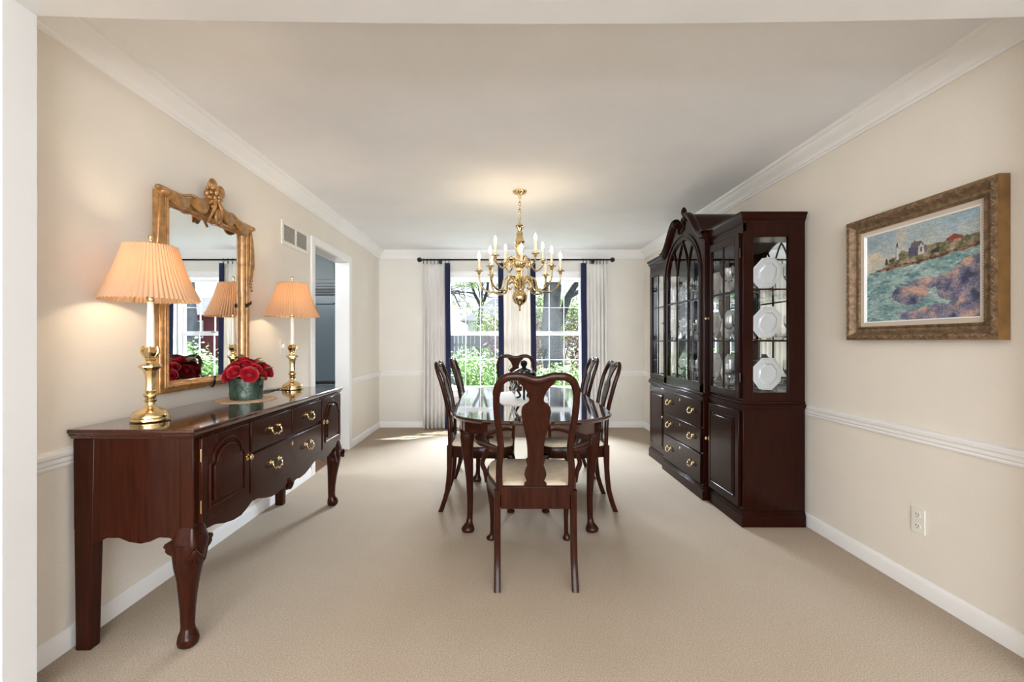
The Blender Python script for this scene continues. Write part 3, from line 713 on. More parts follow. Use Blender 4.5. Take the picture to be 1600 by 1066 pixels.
# swags of cloth along the top rail
for s in (-1, 1):
    for (a, b, z0, z9, dz, q) in ((.03, .20, 1.957, 1.925, .048, 5), (.19, .36, 1.925, 1.908, .044, 5)):
        for k in range(q):
            P = []
            for i in range(13):
                t = i / 12; u = a + (b - a) * t
                P.append((fx + .006 + .012 * math.sin(PI * t), yc + s * u, z0 + (z9 - z0) * t - .004 * k - (dz * (.35 + .22 * k)) * math.sin(PI * t) * .8))
            m.tube(P, lambda t: .004 + .006 * math.sin(PI * t), 8)
    # upper rolled edge
    m.tube(smooth_path([(fx, yc + s * .05, 1.965), (fx + .006, yc + s * .12, 1.935), (fx + .008, yc + s * .18, 1.945), (fx + .004, yc + s * .25, 1.925), (fx + .004, yc + s * .32, 1.915), (fx, yc + s * .385, 1.918)], 5), lambda t: .012 + .004 * math.sin(9 * t), 10)
    # knot at the corner
    m.ball((fx, yc + s * .372, 1.905), .026, 12, 8, (1, 1.1, .9)); m.ball((fx + .004, yc + s * .405, 1.915), .018, 10, 8, (.9, 1.3, .8))
m.box(XL + .004, fx, GY0 - .03, GY1 + .03, GZ1 + .03, 1.915)
m.build('cloth_swag', 'gilt', mr, world=True, ang=60)
for s in (-1, 1):
    ye = yc + s * .395; m = MB()
    for k in range(4):
        m.tube(smooth_path([(fx, ye - s * .01, 1.905), (fx + .004, ye + s * (-.012 + .007 * k), 1.80), (fx + .003, ye + s * (-.014 + .010 * k), 1.68), (fx - .004, ye + s * (-.014 + .009 * k), 1.60 + .02 * (k % 2))], 6), lambda t: .007 + .006 * t * (1 - .4 * t), 8)
    for k in range(5): m.ball((fx, ye + s * .006 * math.sin(2 * k), 1.60 - .022 * k), .012 - .001 * k, 8, 6)
    m.build('cloth_drape', 'gilt', mr, world=True, ang=60)
m = MB(); rnd = random.Random(3)
for k in range(46):
    t = rnd.random(); zz = 1.93 + .12 * t; w_ = .055 - .02 * abs(t - .6)
    m.ball((fx + rnd.uniform(-.005, .028), yc + rnd.uniform(-w_, w_), zz), rnd.uniform(.010, .019), 8, 6, (1, rnd.uniform(.7, 1.2), rnd.uniform(.7, 1.3)))
for cy_, cz_ in ((yc - .028, 2.055), (yc + .042, 2.035)):
    for rr in (.030, .020, .010): m.tube([(fx + .02 + (.03 - rr) * .4, cy_ + rr * math.cos(a), cz_ + rr * math.sin(a)) for a in [2 * PI * k / 16 for k in range(16)]], .0065, 8, closed=True)
    m.ball((fx + .016, cy_, cz_), .024, 10, 8)
m.tube([(fx + .03, yc + .018 * math.cos(a), 1.885 + .035 * math.sin(a)) for a in [2 * PI * k / 20 for k in range(20)]], .007, 8, closed=True)
m.ball((fx + .022, yc, 1.885), .024, 10, 8, (.7, .7, 1.3))
for s in (-1, 1): m.tube(smooth_path([(fx + .02, yc + s * .01, 1.98), (fx + .03, yc + s * .03, 1.93), (fx + .02, yc + s * .045, 1.88), (fx + .01, yc + s * .06, 1.84)], 5), lambda t: .012 * (1 - .5 * t), 8)
m.build('crest', 'gilt', mr, world=True, ang=60)
for (yy, zz, vert) in ((GY0 - .028, 1.42, 1), (GY1 + .028, 1.42, 1), (yc, GZ0 - .028, 0)):
    m = MB()
    for k in (-1, 0, 1):
        if vert: m.tube([(XL + .05, yy - .03, zz - .012 + k * .008), (XL + .055, yy, zz + k * .006), (XL + .05, yy + .03, zz + .012 - k * .008)], .0045, 8)
        else: m.tube([(XL + .05, yy - .012 + k * .008, zz - .03), (XL + .056, yy + k * .006, zz), (XL + .05, yy + .012 - k * .008, zz + .03)], .0045, 8)
    m.build('ribbon_tie', 'black', mr, world=True)

# ------------------------------------------------------------------ china cabinet
CB0, CB1, CBC = 2.90, 4.70, 3.80
XS, XC, XW = 1.542, 1.507, 1.935     # side front, centre front, back
cc = thing('china_cabinet', 'large dark mahogany breakfront china cabinet on the right wall', 'cabinet', (1.74, CBC, 0))
def bands(m, z0, z1, o, zo=0):
    m.box(XS - o, XW, CB0 - o, CB1 + o, z0, z1); m.box(XC - o, XW - .01, CBC - .41 - o, CBC + .41 + o, z0 + zo, z1 - zo)
m = MB(); bands(m, 0.001, .078, .014); bands(m, .078, .09, .010, .001); bands(m, .09, .10, .006, .001); m.build('plinth', 'cabw', cc, world=True, bevel=.002)
m = MB(); bands(m, .10, .745, 0, .001); m.build('base_case', 'cabw', cc, world=True, bevel=.002)
m = MB(); bands(m, .745, .757, .006); bands(m, .757, .772, .014); bands(m, .772, .782, .020, .001); bands(m, .782, .801, .010, .0005); m.build('waist_moulding', 'cabw', cc, world=True, bevel=.003)
# lower doors
for (y0, y1, ky) in ((CB0 + .03, CBC - .43, CBC - .445), (CBC + .43, CB1 - .03, CBC + .445)):
    d = MB().box(XS - .016, XS, y0, y1, .115, .735).build('door', 'cabw', cc, world=True, bevel=.003)
    m = MB(); a, b = y0 + .055, y1 - .055
    m.sweep([(XS - .016, a, .17), (XS - .016, b, .17), (XS - .016, b, .68), (XS - .016, a, .68)], lambda i: (.008, .006), (1, 0, 0), 2, 8, closed=True)
    m.build('bead', 'cabw', d, world=True)
    MB().box(XS - .024, XS - .014, a + .014, b - .014, .186, .664).build('raised_panel', 'cabw', d, world=True, bevel=.008)
    knob((XS - .016, ky + (-.01 if ky < CBC else .01), .47), (-1, 0, 0), d, .012)
for (z0, z1) in ((.112, .335), (.347, .527), (.539, .735)):
    d = MB().box(XC - .014, XC, CBC - .385, CBC + .385, z0, z1).build('drawer', 'cabw', cc, world=True, bevel=.003)
    for s in (-1, 1): bail_pull((XC - .014, CBC + s * .235, (z0 + z1) / 2 + .02), (-1, 0, 0), d, .036)
    keyhole((XC - .014, CBC, z1 - .04), (-1, 0, 0), d)
# upper case
UZ0, UZ1 = .80, 1.94
T = .022
PH = .345; SP, AP = 1.70, 2.035
def archz(u):
    a = abs(u - CBC)
    return SP + (AP - SP) * math.sqrt(max(0, 1 - (a / PH) ** 2)) if a < PH else UZ0 + .06
def ped(u):
    a = abs(u - CBC)
    if a > .415: return 1.99
    if a >= .095:
        s_ = (.415 - a) / .30; s_ = min(1, s_); s_ = s_ * s_ * (3 - 2 * s_); return 1.99 + .222 * s_
    return 2.115 - .035 * math.sqrt(max(0, 1 - (a / .095) ** 2))
m = MB()
for ya, yb in ((CB0, CB0 + T), (CB1 - T, CB1)):     # glazed ends
    m.box(XS, XS + .065, ya, yb, UZ0, UZ1).box(1.831, XW, ya, yb, UZ0, UZ1).box(XS + .065, 1.831, ya, yb, UZ0, .857).box(XS + .065, 1.831, ya, yb, 1.85, UZ1)
    m.box(XS + .065, 1.831, ya, ya + .012 if ya < 4 else yb, 1.181, 1.190).box(XS + .065, 1.831, ya, ya + .012 if ya < 4 else yb, 1.511, 1.520)
m.box(XS + .003, XW - .001, CB0 + .003, CB1 - .003, UZ0 + .001, UZ0 + .045)
m.box(XS + .003, XW - .001, CB0 + .003, CBC - .40, UZ1 - .02, UZ1 - .001).box(XS + .003, XW - .001, CBC + .40, CB1 - .003, UZ1 - .02, UZ1 - .001)
for s in (-1, 1):
    ya, yb = sorted((CBC + s * .405, CBC + s * .43)); m.box(XC, XS + .03, ya, yb, UZ0, 1.985)
    # fixed stiles and frieze above side doors
    ya, yb = sorted((CBC + s * .43, CBC + s * .90)); m.box(XS, XS + T, ya, yb, 1.885, UZ1)
m.build('upper_case', 'cabw', cc, world=True, bevel=.0015)
m = MB(); n = 120
us = [CBC - .41 + .82 * i / n for i in range(n + 1)]
m.strips(us, lambda u: archz(u) if abs(u - CBC) < PH else SP, ped, XC, XC + .024)
for s in (-1, 1):
    ya, yb = sorted((CBC + s * PH, CBC + s * .41)); m.box(XC, XC + .024, ya, yb, UZ0, SP)
m.box(XC, XC + .024, CBC - .41, CBC + .41, UZ0, UZ0 + .065)
# curved roof behind the pediment, running back to the wall
m.strips(us, lambda u: ped(u) - .02, lambda u: ped(u) - .001, XC + .02, XW)
m.box(XW - .012, XW, CBC - .41, CBC + .41, 1.93, 2.0)
m.build('pediment_front', 'cabw', cc, world=True, ang=40)
# cornices
m = MB(); corn = [(0, 1.935), (.004, 1.938), (.006, 1.95), (.016, 1.965), (.020, 1.982), (.028, 1.99), (.028, 2.003), (0, 2.003)]
def corn_box(y0, y1, x0, ends):
    for (o, z), (o2, z2) in zip(corn[:-2], corn[1:-1]):
        a = [(x0 - o, y0 - (o if ends[0] else 0), z), (XW, y0 - (o if ends[0] else 0), z), (XW, y1 + (o if ends[1] else 0), z), (x0 - o, y1 + (o if ends[1] else 0), z)]
        b = [(x0 - o2, y0 - (o2 if ends[0] else 0), z2), (XW, y0 - (o2 if ends[0] else 0), z2), (XW, y1 + (o2 if ends[1] else 0), z2), (x0 - o2, y1 + (o2 if ends[1] else 0), z2)]
        m.add(a + b, [(0, 1, 2, 3), (7, 6, 5, 4), (0, 4, 5, 1), (1, 5, 6, 2), (2, 6, 7, 3), (3, 7, 4, 0)])
corn_box(CB0, CBC - .412, XS, (1, 0)); m.build('cornice', 'cabw', cc, world=True)
m = MB(); corn_box(CBC + .412, CB1, XS, (0, 1)); m.build('cornice', 'cabw', cc, world=True)
for s in (-1, 1):
    m = MB()
    P = [(XC - .004, CBC + s * (.44 - .345 * i / 30), ped(CBC + s * (.44 - .345 * i / 30)) - .012) for i in range(31)]
    m.sweep(P, lambda i: (.026, .026), (1, 0, 0), 3.5, 12)
    P2 = [(XC - .02, y, z + .012) for _, y, z in P]; m.sweep(P2, lambda i: (.009, .016), (1, 0, 0), 3, 10)
    P3 = [(XC - .004, y, z - .034) for _, y, z in P]; m.sweep(P3, lambda i: (.006, .010), (1, 0, 0), 2.5, 10)
    m.ball((XC - .012, CBC + s * .112, 2.185), .026, 12, 8, (1, 1, 1))
    m.build('swan_neck_moulding', 'cabw', cc, world=True, ang=50)
MB().lathe([(.028, 2.085), (.032, 2.10), (.024, 2.118), (.012, 2.135), (.011, 2.15), (.026, 2.168), (.030, 2.19), (.022, 2.21), (.012, 2.222), (.016, 2.232), (.024, 2.25), (.022, 2.275), (.012, 2.296), (0, 2.305)], (XC + .02, CBC, 0), 20, mod=lambda a, i: 1 + (.05 * math.cos(8 * a) if i > 8 else 0)).build('finial', 'cabw', cc, world=True)
# arched bead round the centre door
P = [(XC - .003, CBC + (PH + .03) * math.cos(t), SP + (AP - SP + .03) * math.sin(t)) for t in [PI * k / 40 for k in range(41)]]
P = [(XC - .003, CBC + PH + .03, .85)] + P + [(XC - .003, CBC - PH - .03, .85)]
MB().sweep(P, lambda i: (.010, .007), (1, 0, 0), 2.2, 8).build('arch_moulding', 'cabw', cc, world=True)
d = thing_parent = MB()
# centre door frame + tracery
P = [(XC + .006, CBC + (PH - .006) * math.cos(t), SP + (AP - SP - .006) * math.sin(t)) for t in [PI * k / 40 for k in range(41)]]
P = [(XC + .006, CBC + PH - .006, .868)] + P + [(XC + .006, CBC - PH + .006, .868)]
d.sweep(P, lambda i: (.012, .011), (1, 0, 0), 4, 10, closed=True)
for a in (-.115, .115): d.box(XC + .001, XC + .013, CBC + a - .006, CBC + a + .006, .868, SP)
for z in (1.185, 1.511): d.box(XC + .001, XC + .013, CBC - PH, CBC + PH, z - .006, z + .006)
R = .46
for a in (-PH, -.115, .115, PH):
    for s in (-1, 1):
        P = []
        for k in range(40):
            th = k * .03; u = a + s * R * (1 - math.cos(th)); z = SP + R * math.sin(th)
            if abs(u) > PH or z > SP + (AP - SP) * math.sqrt(max(0, 1 - (u / PH) ** 2)): break
            P.append((XC + .007, CBC + u, z))
        if len(P) > 2: d.sweep(P, lambda i: (.006, .006), (1, 0, 0), 3, 8)
d = d.build('centre_door', 'cabw', cc, world=True, ang=40)
us = [CBC - PH + 2 * PH * i / 60 for i in range(61)]
MB().strips(us, lambda u: .868, lambda u: max(archz(u), SP), XC + .012, XC + .015).build('glass', 'cpane', d, world=True, smooth=False)
for s in (-1, 1):
    ya, yb = sorted((CBC + s * .432, CBC + s * .872)); ga, gb = ya + .05, yb - .05
    m = MB().box(XS - .014, XS + .006, ya, ga, .815, 1.88).box(XS - .014, XS + .006, gb, yb, .815, 1.88).box(XS - .014, XS + .006, ga, gb, .815, .862).box(XS - .014, XS + .006, ga, gb, 1.827, 1.88)
    yc_ = (ga + gb) / 2; m.box(XS - .008, XS + .004, yc_ - .006, yc_ + .006, .862, 1.827)
    for z in (1.185, 1.511): m.box(XS - .008, XS + .004, ga, gb, z - .006, z + .006)
    d = m.build('side_door', 'cabw', cc, world=True, bevel=.002)
    MB().box(XS - .003, XS, ga, gb, .862, 1.827).build('glass', 'cpane', d, world=True, smooth=False)
    knob((XS - .014, CBC + s * .45, 1.35), (-1, 0, 0), d, .010)
    for z in (.95, 1.75):
        yy = CBC + s * .876; MB().tube([(XS - .008, yy, z - .03), (XS - .008, yy, z + .03)], .004).build('hinge', 'bronze', d, world=True)
for ya in (CB0 + .010, CB1 - .013): MB().box(XS + .065, 1.831, ya, ya + .003, .857, 1.85).build('end_glass', 'cpane', cc, world=True, smooth=False)
MB().box(XW - .008, XW - .004, CB0 + T, CB1 - T, UZ0 + .045, 1.92).build('mirror_back', 'mirror', cc, world=True, smooth=False)
MB().box(XW - .004, XW + .008, CB0 + .01, CB1 - .01, .05, 1.94).build('back_panel', 'cabw', cc, world=True, smooth=False)
SHZ = (1.185, 1.515)
for z in SHZ:
    MB().box(XS + .03, XW - .012, CB0 + .025, CB1 - .025, z - .004, z + .004).build('shelf', 'cpane', cc, world=True, smooth=False)

# plates (octagonal) on stands
def plate_mesh():
    m = MB(); R_ = [(0, .008), (.060, .008), (.066, .012), (.070, .024), (.076, .025), (.096, .030), (.099, .036), (.105, .037), (.105, .032), (.077, .020), (.070, .016), (.058, .003), (0, .003)]
    # flat outline lies in local xz, faces -y
    n_ = 8; vs = []; fs = []; rr = R_[::1]
    for i, (r_, h_) in enumerate(rr):
        for k in range(n_):
            a = PI / 8 + 2 * PI * k / n_; vs.append((r_ * .92 * math.cos(a), -h_, r_ * 1.10 * math.sin(a)))
    for i in range(len(rr) - 1):
        for k in range(n_): fs.append((i * n_ + k, i * n_ + (k + 1) % n_, (i + 1) * n_ + (k + 1) % n_, (i + 1) * n_ + k))
    return m.add(vs, fs)
PLZ = 0.106 * 1.10 * math.cos(PI / 8) 
plates = []
first = None
def put_plate(x, y, z, rz, label, sc=1.0):
    global first
    if first is None:
        t = thing('china_plate', label, 'plate', (x, y, z), rz, group='octagonal white plates in the china cabinet')
        q = plate_mesh(); q.xf = Matrix.Identity(4)
        o = q.build('plate', 'china', t, ang=25); o.location = (0, .012, PLZ + .006); o.rotation_euler = (-.18, 0, 0)
        mm = MB()
        for s in (-1, 1):
            mm.tube([(s * .03, .06, .003), (s * .03, -.035, .003), (s * .03, -.045, .018)], .0022, 6); mm.tube([(s * .03, .045, .003), (s * .02, .048, .10)], .0022, 6)
        mm.tube([(-.03, .03, .003), (.03, .03, .003)], .0022, 6)
        mm.build('plate_stand', 'brass_d', t)
        first = t
    else:
        t = copy_tree(first); t['label'] = label; t.location = (x, y, z); t.rotation_euler = (0, 0, rz)
    t.scale = (sc, sc, sc)
levels = ((UZ0 + .046, 'bottom'), (SHZ[0] + .0045, 'middle'), (SHZ[1] + .0045, 'top'))
for z, nm in levels:
    put_plate(1.79, 3.05, z, -.95, 'octagonal white plate behind the near end glass, on the %s shelf' % nm, 1.0)
    for yy, pn in ((3.56, 'nearest'), (3.80, 'middle'), (4.04, 'farthest')):
        put_plate(1.80, yy, z, -PI / 2 + .1, 'octagonal white plate, %s of three behind the arched door, %s shelf' % (pn, nm), 1.05)
    put_plate(1.78, 4.42, z, -PI / 2, 'octagonal white plate behind the far narrow door, on the %s shelf' % nm, 1.0)
gob = None
def put_goblet(x, y, z, label, sc=1):
    global gob
    if gob is None:
        gob = thing('crystal_goblet', label, 'goblet', (x, y, z), group='crystal goblets in the china cabinet')
        m = MB().lathe([(0, 0), (.034, .0), (.035, .003), (.012, .008), (.006, .016), (.005, .05), (.009, .058), (.005, .066), (.008, .078), (.024, .09), (.036, .115), (.039, .145), (.036, .178), (.0345, .178), (.037, .145), (.034, .117), (.022, .094), (0, .085)], n=16)
        m.build('bowl', 'crystal', gob, ang=20); g = gob
    else:
        g = copy_tree(gob); g.location = (x, y, z); g['label'] = label
    g.scale = (sc, sc, sc)
for (z, nm), sc in zip(levels, (1.15, 1.0, 1.1)):
    for (x, y, pn) in ((1.65, 3.17, 'near'), (1.64, 3.28, 'far'), (1.80, 3.24, 'rear')):
        put_goblet(x, y, z, 'cut crystal goblet, %s one behind the near narrow door, %s shelf' % (pn, nm), sc)
for (z, nm) in levels:
    for (x, y, pn) in ((1.62, 3.80, 'middle'), (1.61, 3.95, 'second'), (1.63, 4.10, 'farthest')):
        put_goblet(x, y, z, 'cut crystal goblet, %s one before the plates behind the arched door, %s shelf' % (pn, nm), 1.0)
for (z, nm) in levels:
    t = thing('crystal_bowl', 'cut crystal bowl in front of the plates behind the arched door, %s shelf' % nm, 'bowl', (1.63, 3.62, z), group='crystal bowls in the china cabinet')
    MB().lathe([(0, 0), (.03, 0), (.032, .006), (.022, .014), (.05, .03), (.07, .06), (.078, .095), (.074, .095), (.066, .06), (.045, .034), (0, .022)], n=24, mod=lambda a, i: 1 + .03 * math.cos(12 * a)).build('bowl', 'crystal', t, ang=20)
    t = thing('crystal_vase', 'slim cut crystal vase behind the far narrow door, %s shelf' % nm, 'vase', (1.64, 4.33, z), group='crystal vases in the china cabinet')
    MB().lathe([(0, 0), (.03, 0), (.03, .01), (.024, .03), (.03, .08), (.028, .14), (.02, .17), (.03, .20), (.028, .20), (.018, .17), (.025, .14), (.026, .08), (.02, .03), (0, .02)], n=12).build('bowl', 'crystal', t, ang=20)

# ------------------------------------------------------------------ seascape in a carved frame
PY0, PY1, PZ0, PZ1 = 1.85, 2.43, 1.287, 1.735
pt = thing('framed_painting', 'seascape painting with lighthouse in a weathered wooden frame on the right wall', 'painting', (XR, (PY0 + PY1) / 2, (PZ0 + PZ1) / 2))
m = MB()
frame_rect(m, PY0 - .024, PY1 + .024, PZ0 - .024, PZ1 + .024, [(0, .012), (.004, .030), (.010, .032), (.016, .024), (.028, .026), (.040, .036), (.048, .050), (.056, .052), (.064, .050), (.070, .048), (.072, .012)], XR - .001, -1)
m.build('frame', 'pframe', pt, world=True, ang=30)
m = MB(); 
frame_rect(m, PY0 - .024, PY1 + .024, PZ0 - .024, PZ1 + .024, [(.069, .002), (.069, .0475), (.0735, .046), (.0735, .002)], XR - .001, -1)
m.build('frame_edge', 'pedge', pt, world=True)
# carved leaf runs and beads
m = MB()
def along(y0, y1, z0, z1, step):
    L = [((y0, z0), (y1, z0)), ((y1, z0), (y1, z1)), ((y1, z1), (y0, z1)), ((y0, z1), (y0, z0))]
    for (a, b) in L:
        d_ = math.hypot(b[0] - a[0], b[1] - a[1]); n_ = int(d_ / step)
        for k in range(n_):
            t = (k + .5) / n_; yield a[0] + (b[0] - a[0]) * t, a[1] + (b[1] - a[1]) * t, (b[0] - a[0]) / d_, (b[1] - a[1]) / d_, k
for (y, z, ty, tz, k) in along(PY0 - .080, PY1 + .080, PZ0 - .080, PZ1 + .080, .022):
    s = 1 if k % 2 else -1
    m.tube([(XR - .050, y - ty * .010 - tz * s * .006, z - tz * .010 + ty * s * .006), (XR - .056, y, z), (XR - .050, y + ty * .010 - tz * -s * .006, z + tz * .010 + ty * -s * .006)], .004, 6)
m.build('carved_border', 'pframe', pt, world=True); m = MB()
for (y, z, ty, tz, k) in along(PY0 - .031, PY1 + .031, PZ0 - .031, PZ1 + .031, .011):
    m.ball((XR - .034, y, z), .0032, 6, 4)
m.build('beaded_border', 'pframe', pt, world=True)
m = MB(); frame_rect(m, PY0 - .005, PY1 + .005, PZ0 - .005, PZ1 + .005, [(0, .008), (0, .018), (.012, .022), (.022, .022), (.022, .008)], XR - .001, -1)
m.build('liner', 'liner', pt, world=True)
m = MB(); frame_rect(m, PY0, PY1, PZ0, PZ1, [(0, .008), (0, .017), (.006, .021), (.0065, .008)], XR - .001, -1)
m.build('white_fillet', 'trim', pt, world=True)
# canvas: brush-stroked picture as mesh colours (pigment)
NX, NZ = 330, 250
def N3(x, y, s, o=0): return noise.noise(Vector((x * s + o, y * s - o * 1.7, o * 3.1)))
def fb(x, y, s, o=0): return N3(x, y, s, o) + .5 * N3(x, y, s * 2.1, o + 5) + .25 * N3(x, y, s * 4.3, o + 9)
def mixc(a, b, t): t = max(0, min(1, t)); return tuple(a[i] + (b[i] - a[i]) * t for i in range(3))
ASP = (PY1 - PY0) / (PZ1 - PZ0)
def paint(u, v):
    """u 0..1 left to right, v 0..1 bottom to top -> sRGB"""
    x, y = u * ASP, v
    j = .012 * fb(x, y, 18, 2); st = N3(x * .45, y, 46, 7); st2 = N3(x, y, 70, 11)
    uu, vv = u + j, v + j
    # sky
    c = mixc((.74, .74, .69), (.58, .68, .75), (vv - .55) * 2.0 + .45 * fb(x, y, 3.2, 1))
    cl = fb(x * .7, y * 1.3, 3.4, 4) + .8 * math.exp(-((u - .83) ** 2 / .02 + (v - .86) ** 2 / .008)) + .5 * math.exp(-((u - .62) ** 2 / .05 + (v - .80) ** 2 / .012)) + .4 * math.exp(-((u - .1) ** 2 / .004 + (v - .78) ** 2 / .004))
    c = mixc(c, (.84, .77, .68), (cl - .02) * 1.2)
    c = mixc(c, (.50, .56, .60), max(0, -cl - .2) * .9)
    # water
    shore = .565 + .05 * u if u < .5 else .59 + .14 * (u - .5)
    if vv < shore:
        w_ = mixc((.42, .56, .57), (.62, .71, .70), .5 + 1.1 * fb(x * .45, y, 14, 3))
        w_ = mixc(w_, (.72, .78, .77), (st - .25) * 1.6); c = mixc(w_, (.22, .38, .48), (-st - .25) * 1.6)
        # surf channel running to the right
        dch = abs((u - .55) - (v - .22) * .55 + .12)
        c = mixc(c, (.66, .74, .76), (.10 - dch) * 5 * (1 if v < .5 else 0) * (.5 + st2))
    # far headland
    top_ = .60 + .10 * max(0, min(1, (u - .08) / .3)) + (.045 if u > .25 else 0) + .02 * fb(x, y, 9, 8) - (.03 if u < .2 else 0)
    top_ = top_ + .035 * max(0, (u - .6) / .4)
    bot_ = shore - .005 + .01 * fb(x, y, 12, 5)
    if bot_ < vv < top_ and u > .0:
        c = mixc((.36, .36, .26), (.62, .56, .46), .5 + fb(x, y, 16, 6))
        if vv < bot_ + .03: c = mixc((.30, .20, .17), (.58, .40, .33), .5 + fb(x, y, 22, 9))
        c = mixc(c, (.62, .66, .60), .4 * (st > .3))
    # near rocks
    def rock(cu, cv, ru, rv, k): return (((u - cu) / ru) ** 2 + ((v - cv) / rv) ** 2) < 1 + .55 * fb(x, y, 6, k)
    if rock(.43, .27, .17, .10, 20) or rock(.58, .37, .14, .055, 21) or rock(.90, .34, .23, .18, 22) or rock(1.0, .5, .2, .07, 23) or rock(.66, .04, .30, .09, 24) or rock(.93, .1, .16, .13, 25):
        g = fb(x, y, 9, 30) + .4 * st2
        g2 = fb(x * 1.3, y * 1.9, 3.6, 41)
        c = mixc((.38, .40, .50), (.56, .52, .58), .5 + .8 * g + .5 * st)
        c = mixc(c, (.76, .62, .56), (g2 + .25 * g - .10) * 2.2)
        c = mixc(c, (.24, .27, .38), (-g2 - .35 * g - .22) * 2.2)
    def quad(u0, u1, v0, v1): return u0 < u < u1 and v0 < v < v1
    # lighthouse, keeper's house, sheds
    if quad(.300, .332, .665, .80) and abs(u - .316) < .016 - (v - .665) * .035: c = (.80, .80, .80) if u > .312 else (.52, .52, .56)
    if quad(.302, .330, .80, .812): c = (.20, .18, .20)
    if quad(.308, .325, .812, .838): c = (.30, .24, .24)
    if quad(.310, .322, .838, .852): c = (.25, .15, .14)
    if quad(.425, .51, .675, .765 ) : c = (.32, .33, .42)
    if .765 <= v < .82 and .44 + (v - .765) * .3 < u < .565 - (v - .765) * .5: c = (.42, .36, .40)
    if .51 < u < .565 and .675 < v < .80 - abs(u - .538) * 3.0: c = (.80, .77, .74)
    if .530 < u < .546 and .70 < v < .75: c = (.34, .36, .42)
    if .565 < u < .585 and .69 < v < .765: c = (.42, .42, .44)
    if quad(.478, .486, .81, .835): c = (.35, .25, .24)
    if .755 < u < .855 and .725 < v < .755: c = (.66, .55, .46) if u > .8 else (.45, .38, .36)
    if .745 < u < .87 and .755 <= v < .81 - abs(u - .805) * .55: c = (.52, .26, .20)
    if quad(.195, .225, .635, .70) and abs(u - .21) < .015 - (v - .635) * .16 + .002: c = (.24, .22, .22)
    if quad(.235, .29, .655, .685): c = (.30, .27, .27)
    if .62 < u < .69 and .66 < v < .69 + .03 * (u - .62) / .07: c = (.22, .22, .24)
    k = 1 + .16 * st2 + .10 * st
    return tuple(max(0, min(1, q * k)) ** 2.2 for q in c)
vs = []; cols = []
for j in range(NZ + 1):
    for i in range(NX + 1):
        u, v_ = i / NX, j / NZ
        vs.append((XR - .010 - .0012 * max(0, N3(u * ASP, v_, 60, 3)), PY1 - (PY1 - PY0) * u, PZ0 + (PZ1 - PZ0) * v_)); cols.append(paint(u, v_))
fs = [(j * (NX + 1) + i, j * (NX + 1) + i + 1, (j + 1) * (NX + 1) + i + 1, (j + 1) * (NX + 1) + i) for j in range(NZ) for i in range(NX)]
me = bpy.data.meshes.new('canvas'); off = world_loc(pt); me.from_pydata([tuple(Vector(p) - off) for p in vs], [], fs)
ca = me.color_attributes.new('paint', 'FLOAT_COLOR', 'POINT'); ca.data.foreach_set('color', [q for c_ in cols for q in (*c_, 1)])
pm, pnt, pb = new_mat('oil_paint'); at = pnt.nodes.new('ShaderNodeAttribute'); at.attribute_name = 'paint'
pnt.links.new(at.outputs['Color'], pb.inputs['Base Color']); pb.inputs['Roughness'].default_value = .55
me.materials.append(pm); co = bpy.data.objects.new('canvas', me); C.objects.link(co); co.parent = pt
MB().box(XR - .009, XR - .001, PY0, PY1, PZ0, PZ1).build('backing', 'liner', pt, world=True)

# ------------------------------------------------------------------ dining table
TX, TY0, TY1, THW, TT = .18, 2.40, 4.28, .488, .76
def oval(ins, z, n=96):
    pts = []; L = .42 - ins * .6; hw = THW - ins; ya, yb = TY0 + .42, TY1 - .42
    for k in range(n // 2 + 1):
        a = PI * k / (n // 2); pts.append((TX + hw * math.copysign(abs(math.cos(a)) ** .86, math.cos(a)), yb + (.42 - ins) * math.sin(a) ** .86 if math.sin(a) > 1e-9 else yb, z))
    for k in range(n // 2 + 1):
        a = PI + PI * k / (n // 2); pts.append((TX + hw * math.copysign(abs(math.cos(a)) ** .86, math.cos(a)), ya - (.42 - ins) * abs(math.sin(a)) ** .86 if abs(math.sin(a)) > 1e-9 else ya, z))
    return pts
def stack_mesh(m, rings, cap=True):
    n_ = len(rings[0]); vs = [p for r_ in rings for p in r_]; fs = []
    for i in range(len(rings) - 1):
        for k in range(n_): fs.append((i * n_ + k, i * n_ + (k + 1) % n_, (i + 1) * n_ + (k + 1) % n_, (i + 1) * n_ + k))
    if cap: fs += [tuple(range(n_ - 1, -1, -1)), tuple((len(rings) - 1) * n_ + k for k in range(n_))]
    return m.add(vs, fs)
dt = thing('dining_table', 'long oval polished mahogany dining table on cabriole legs', 'table', (TX, 3.34, 0))
stack_mesh(MB(), [oval(.030, .732), oval(.012, .734), oval(.006, .740), oval(.004, .744), oval(0, .748), oval(0, .754), oval(.003, .7585), oval(.007, .76), oval(.010, .76)]).build('tabletop', 'table', dt, world=True, ang=14)
stack_mesh(MB(), [oval(.055, .664), oval(.055, .733), oval(.08, .733), oval(.08, .664), oval(.055, .664)], cap=False).build('apron', 'table', dt, world=True)
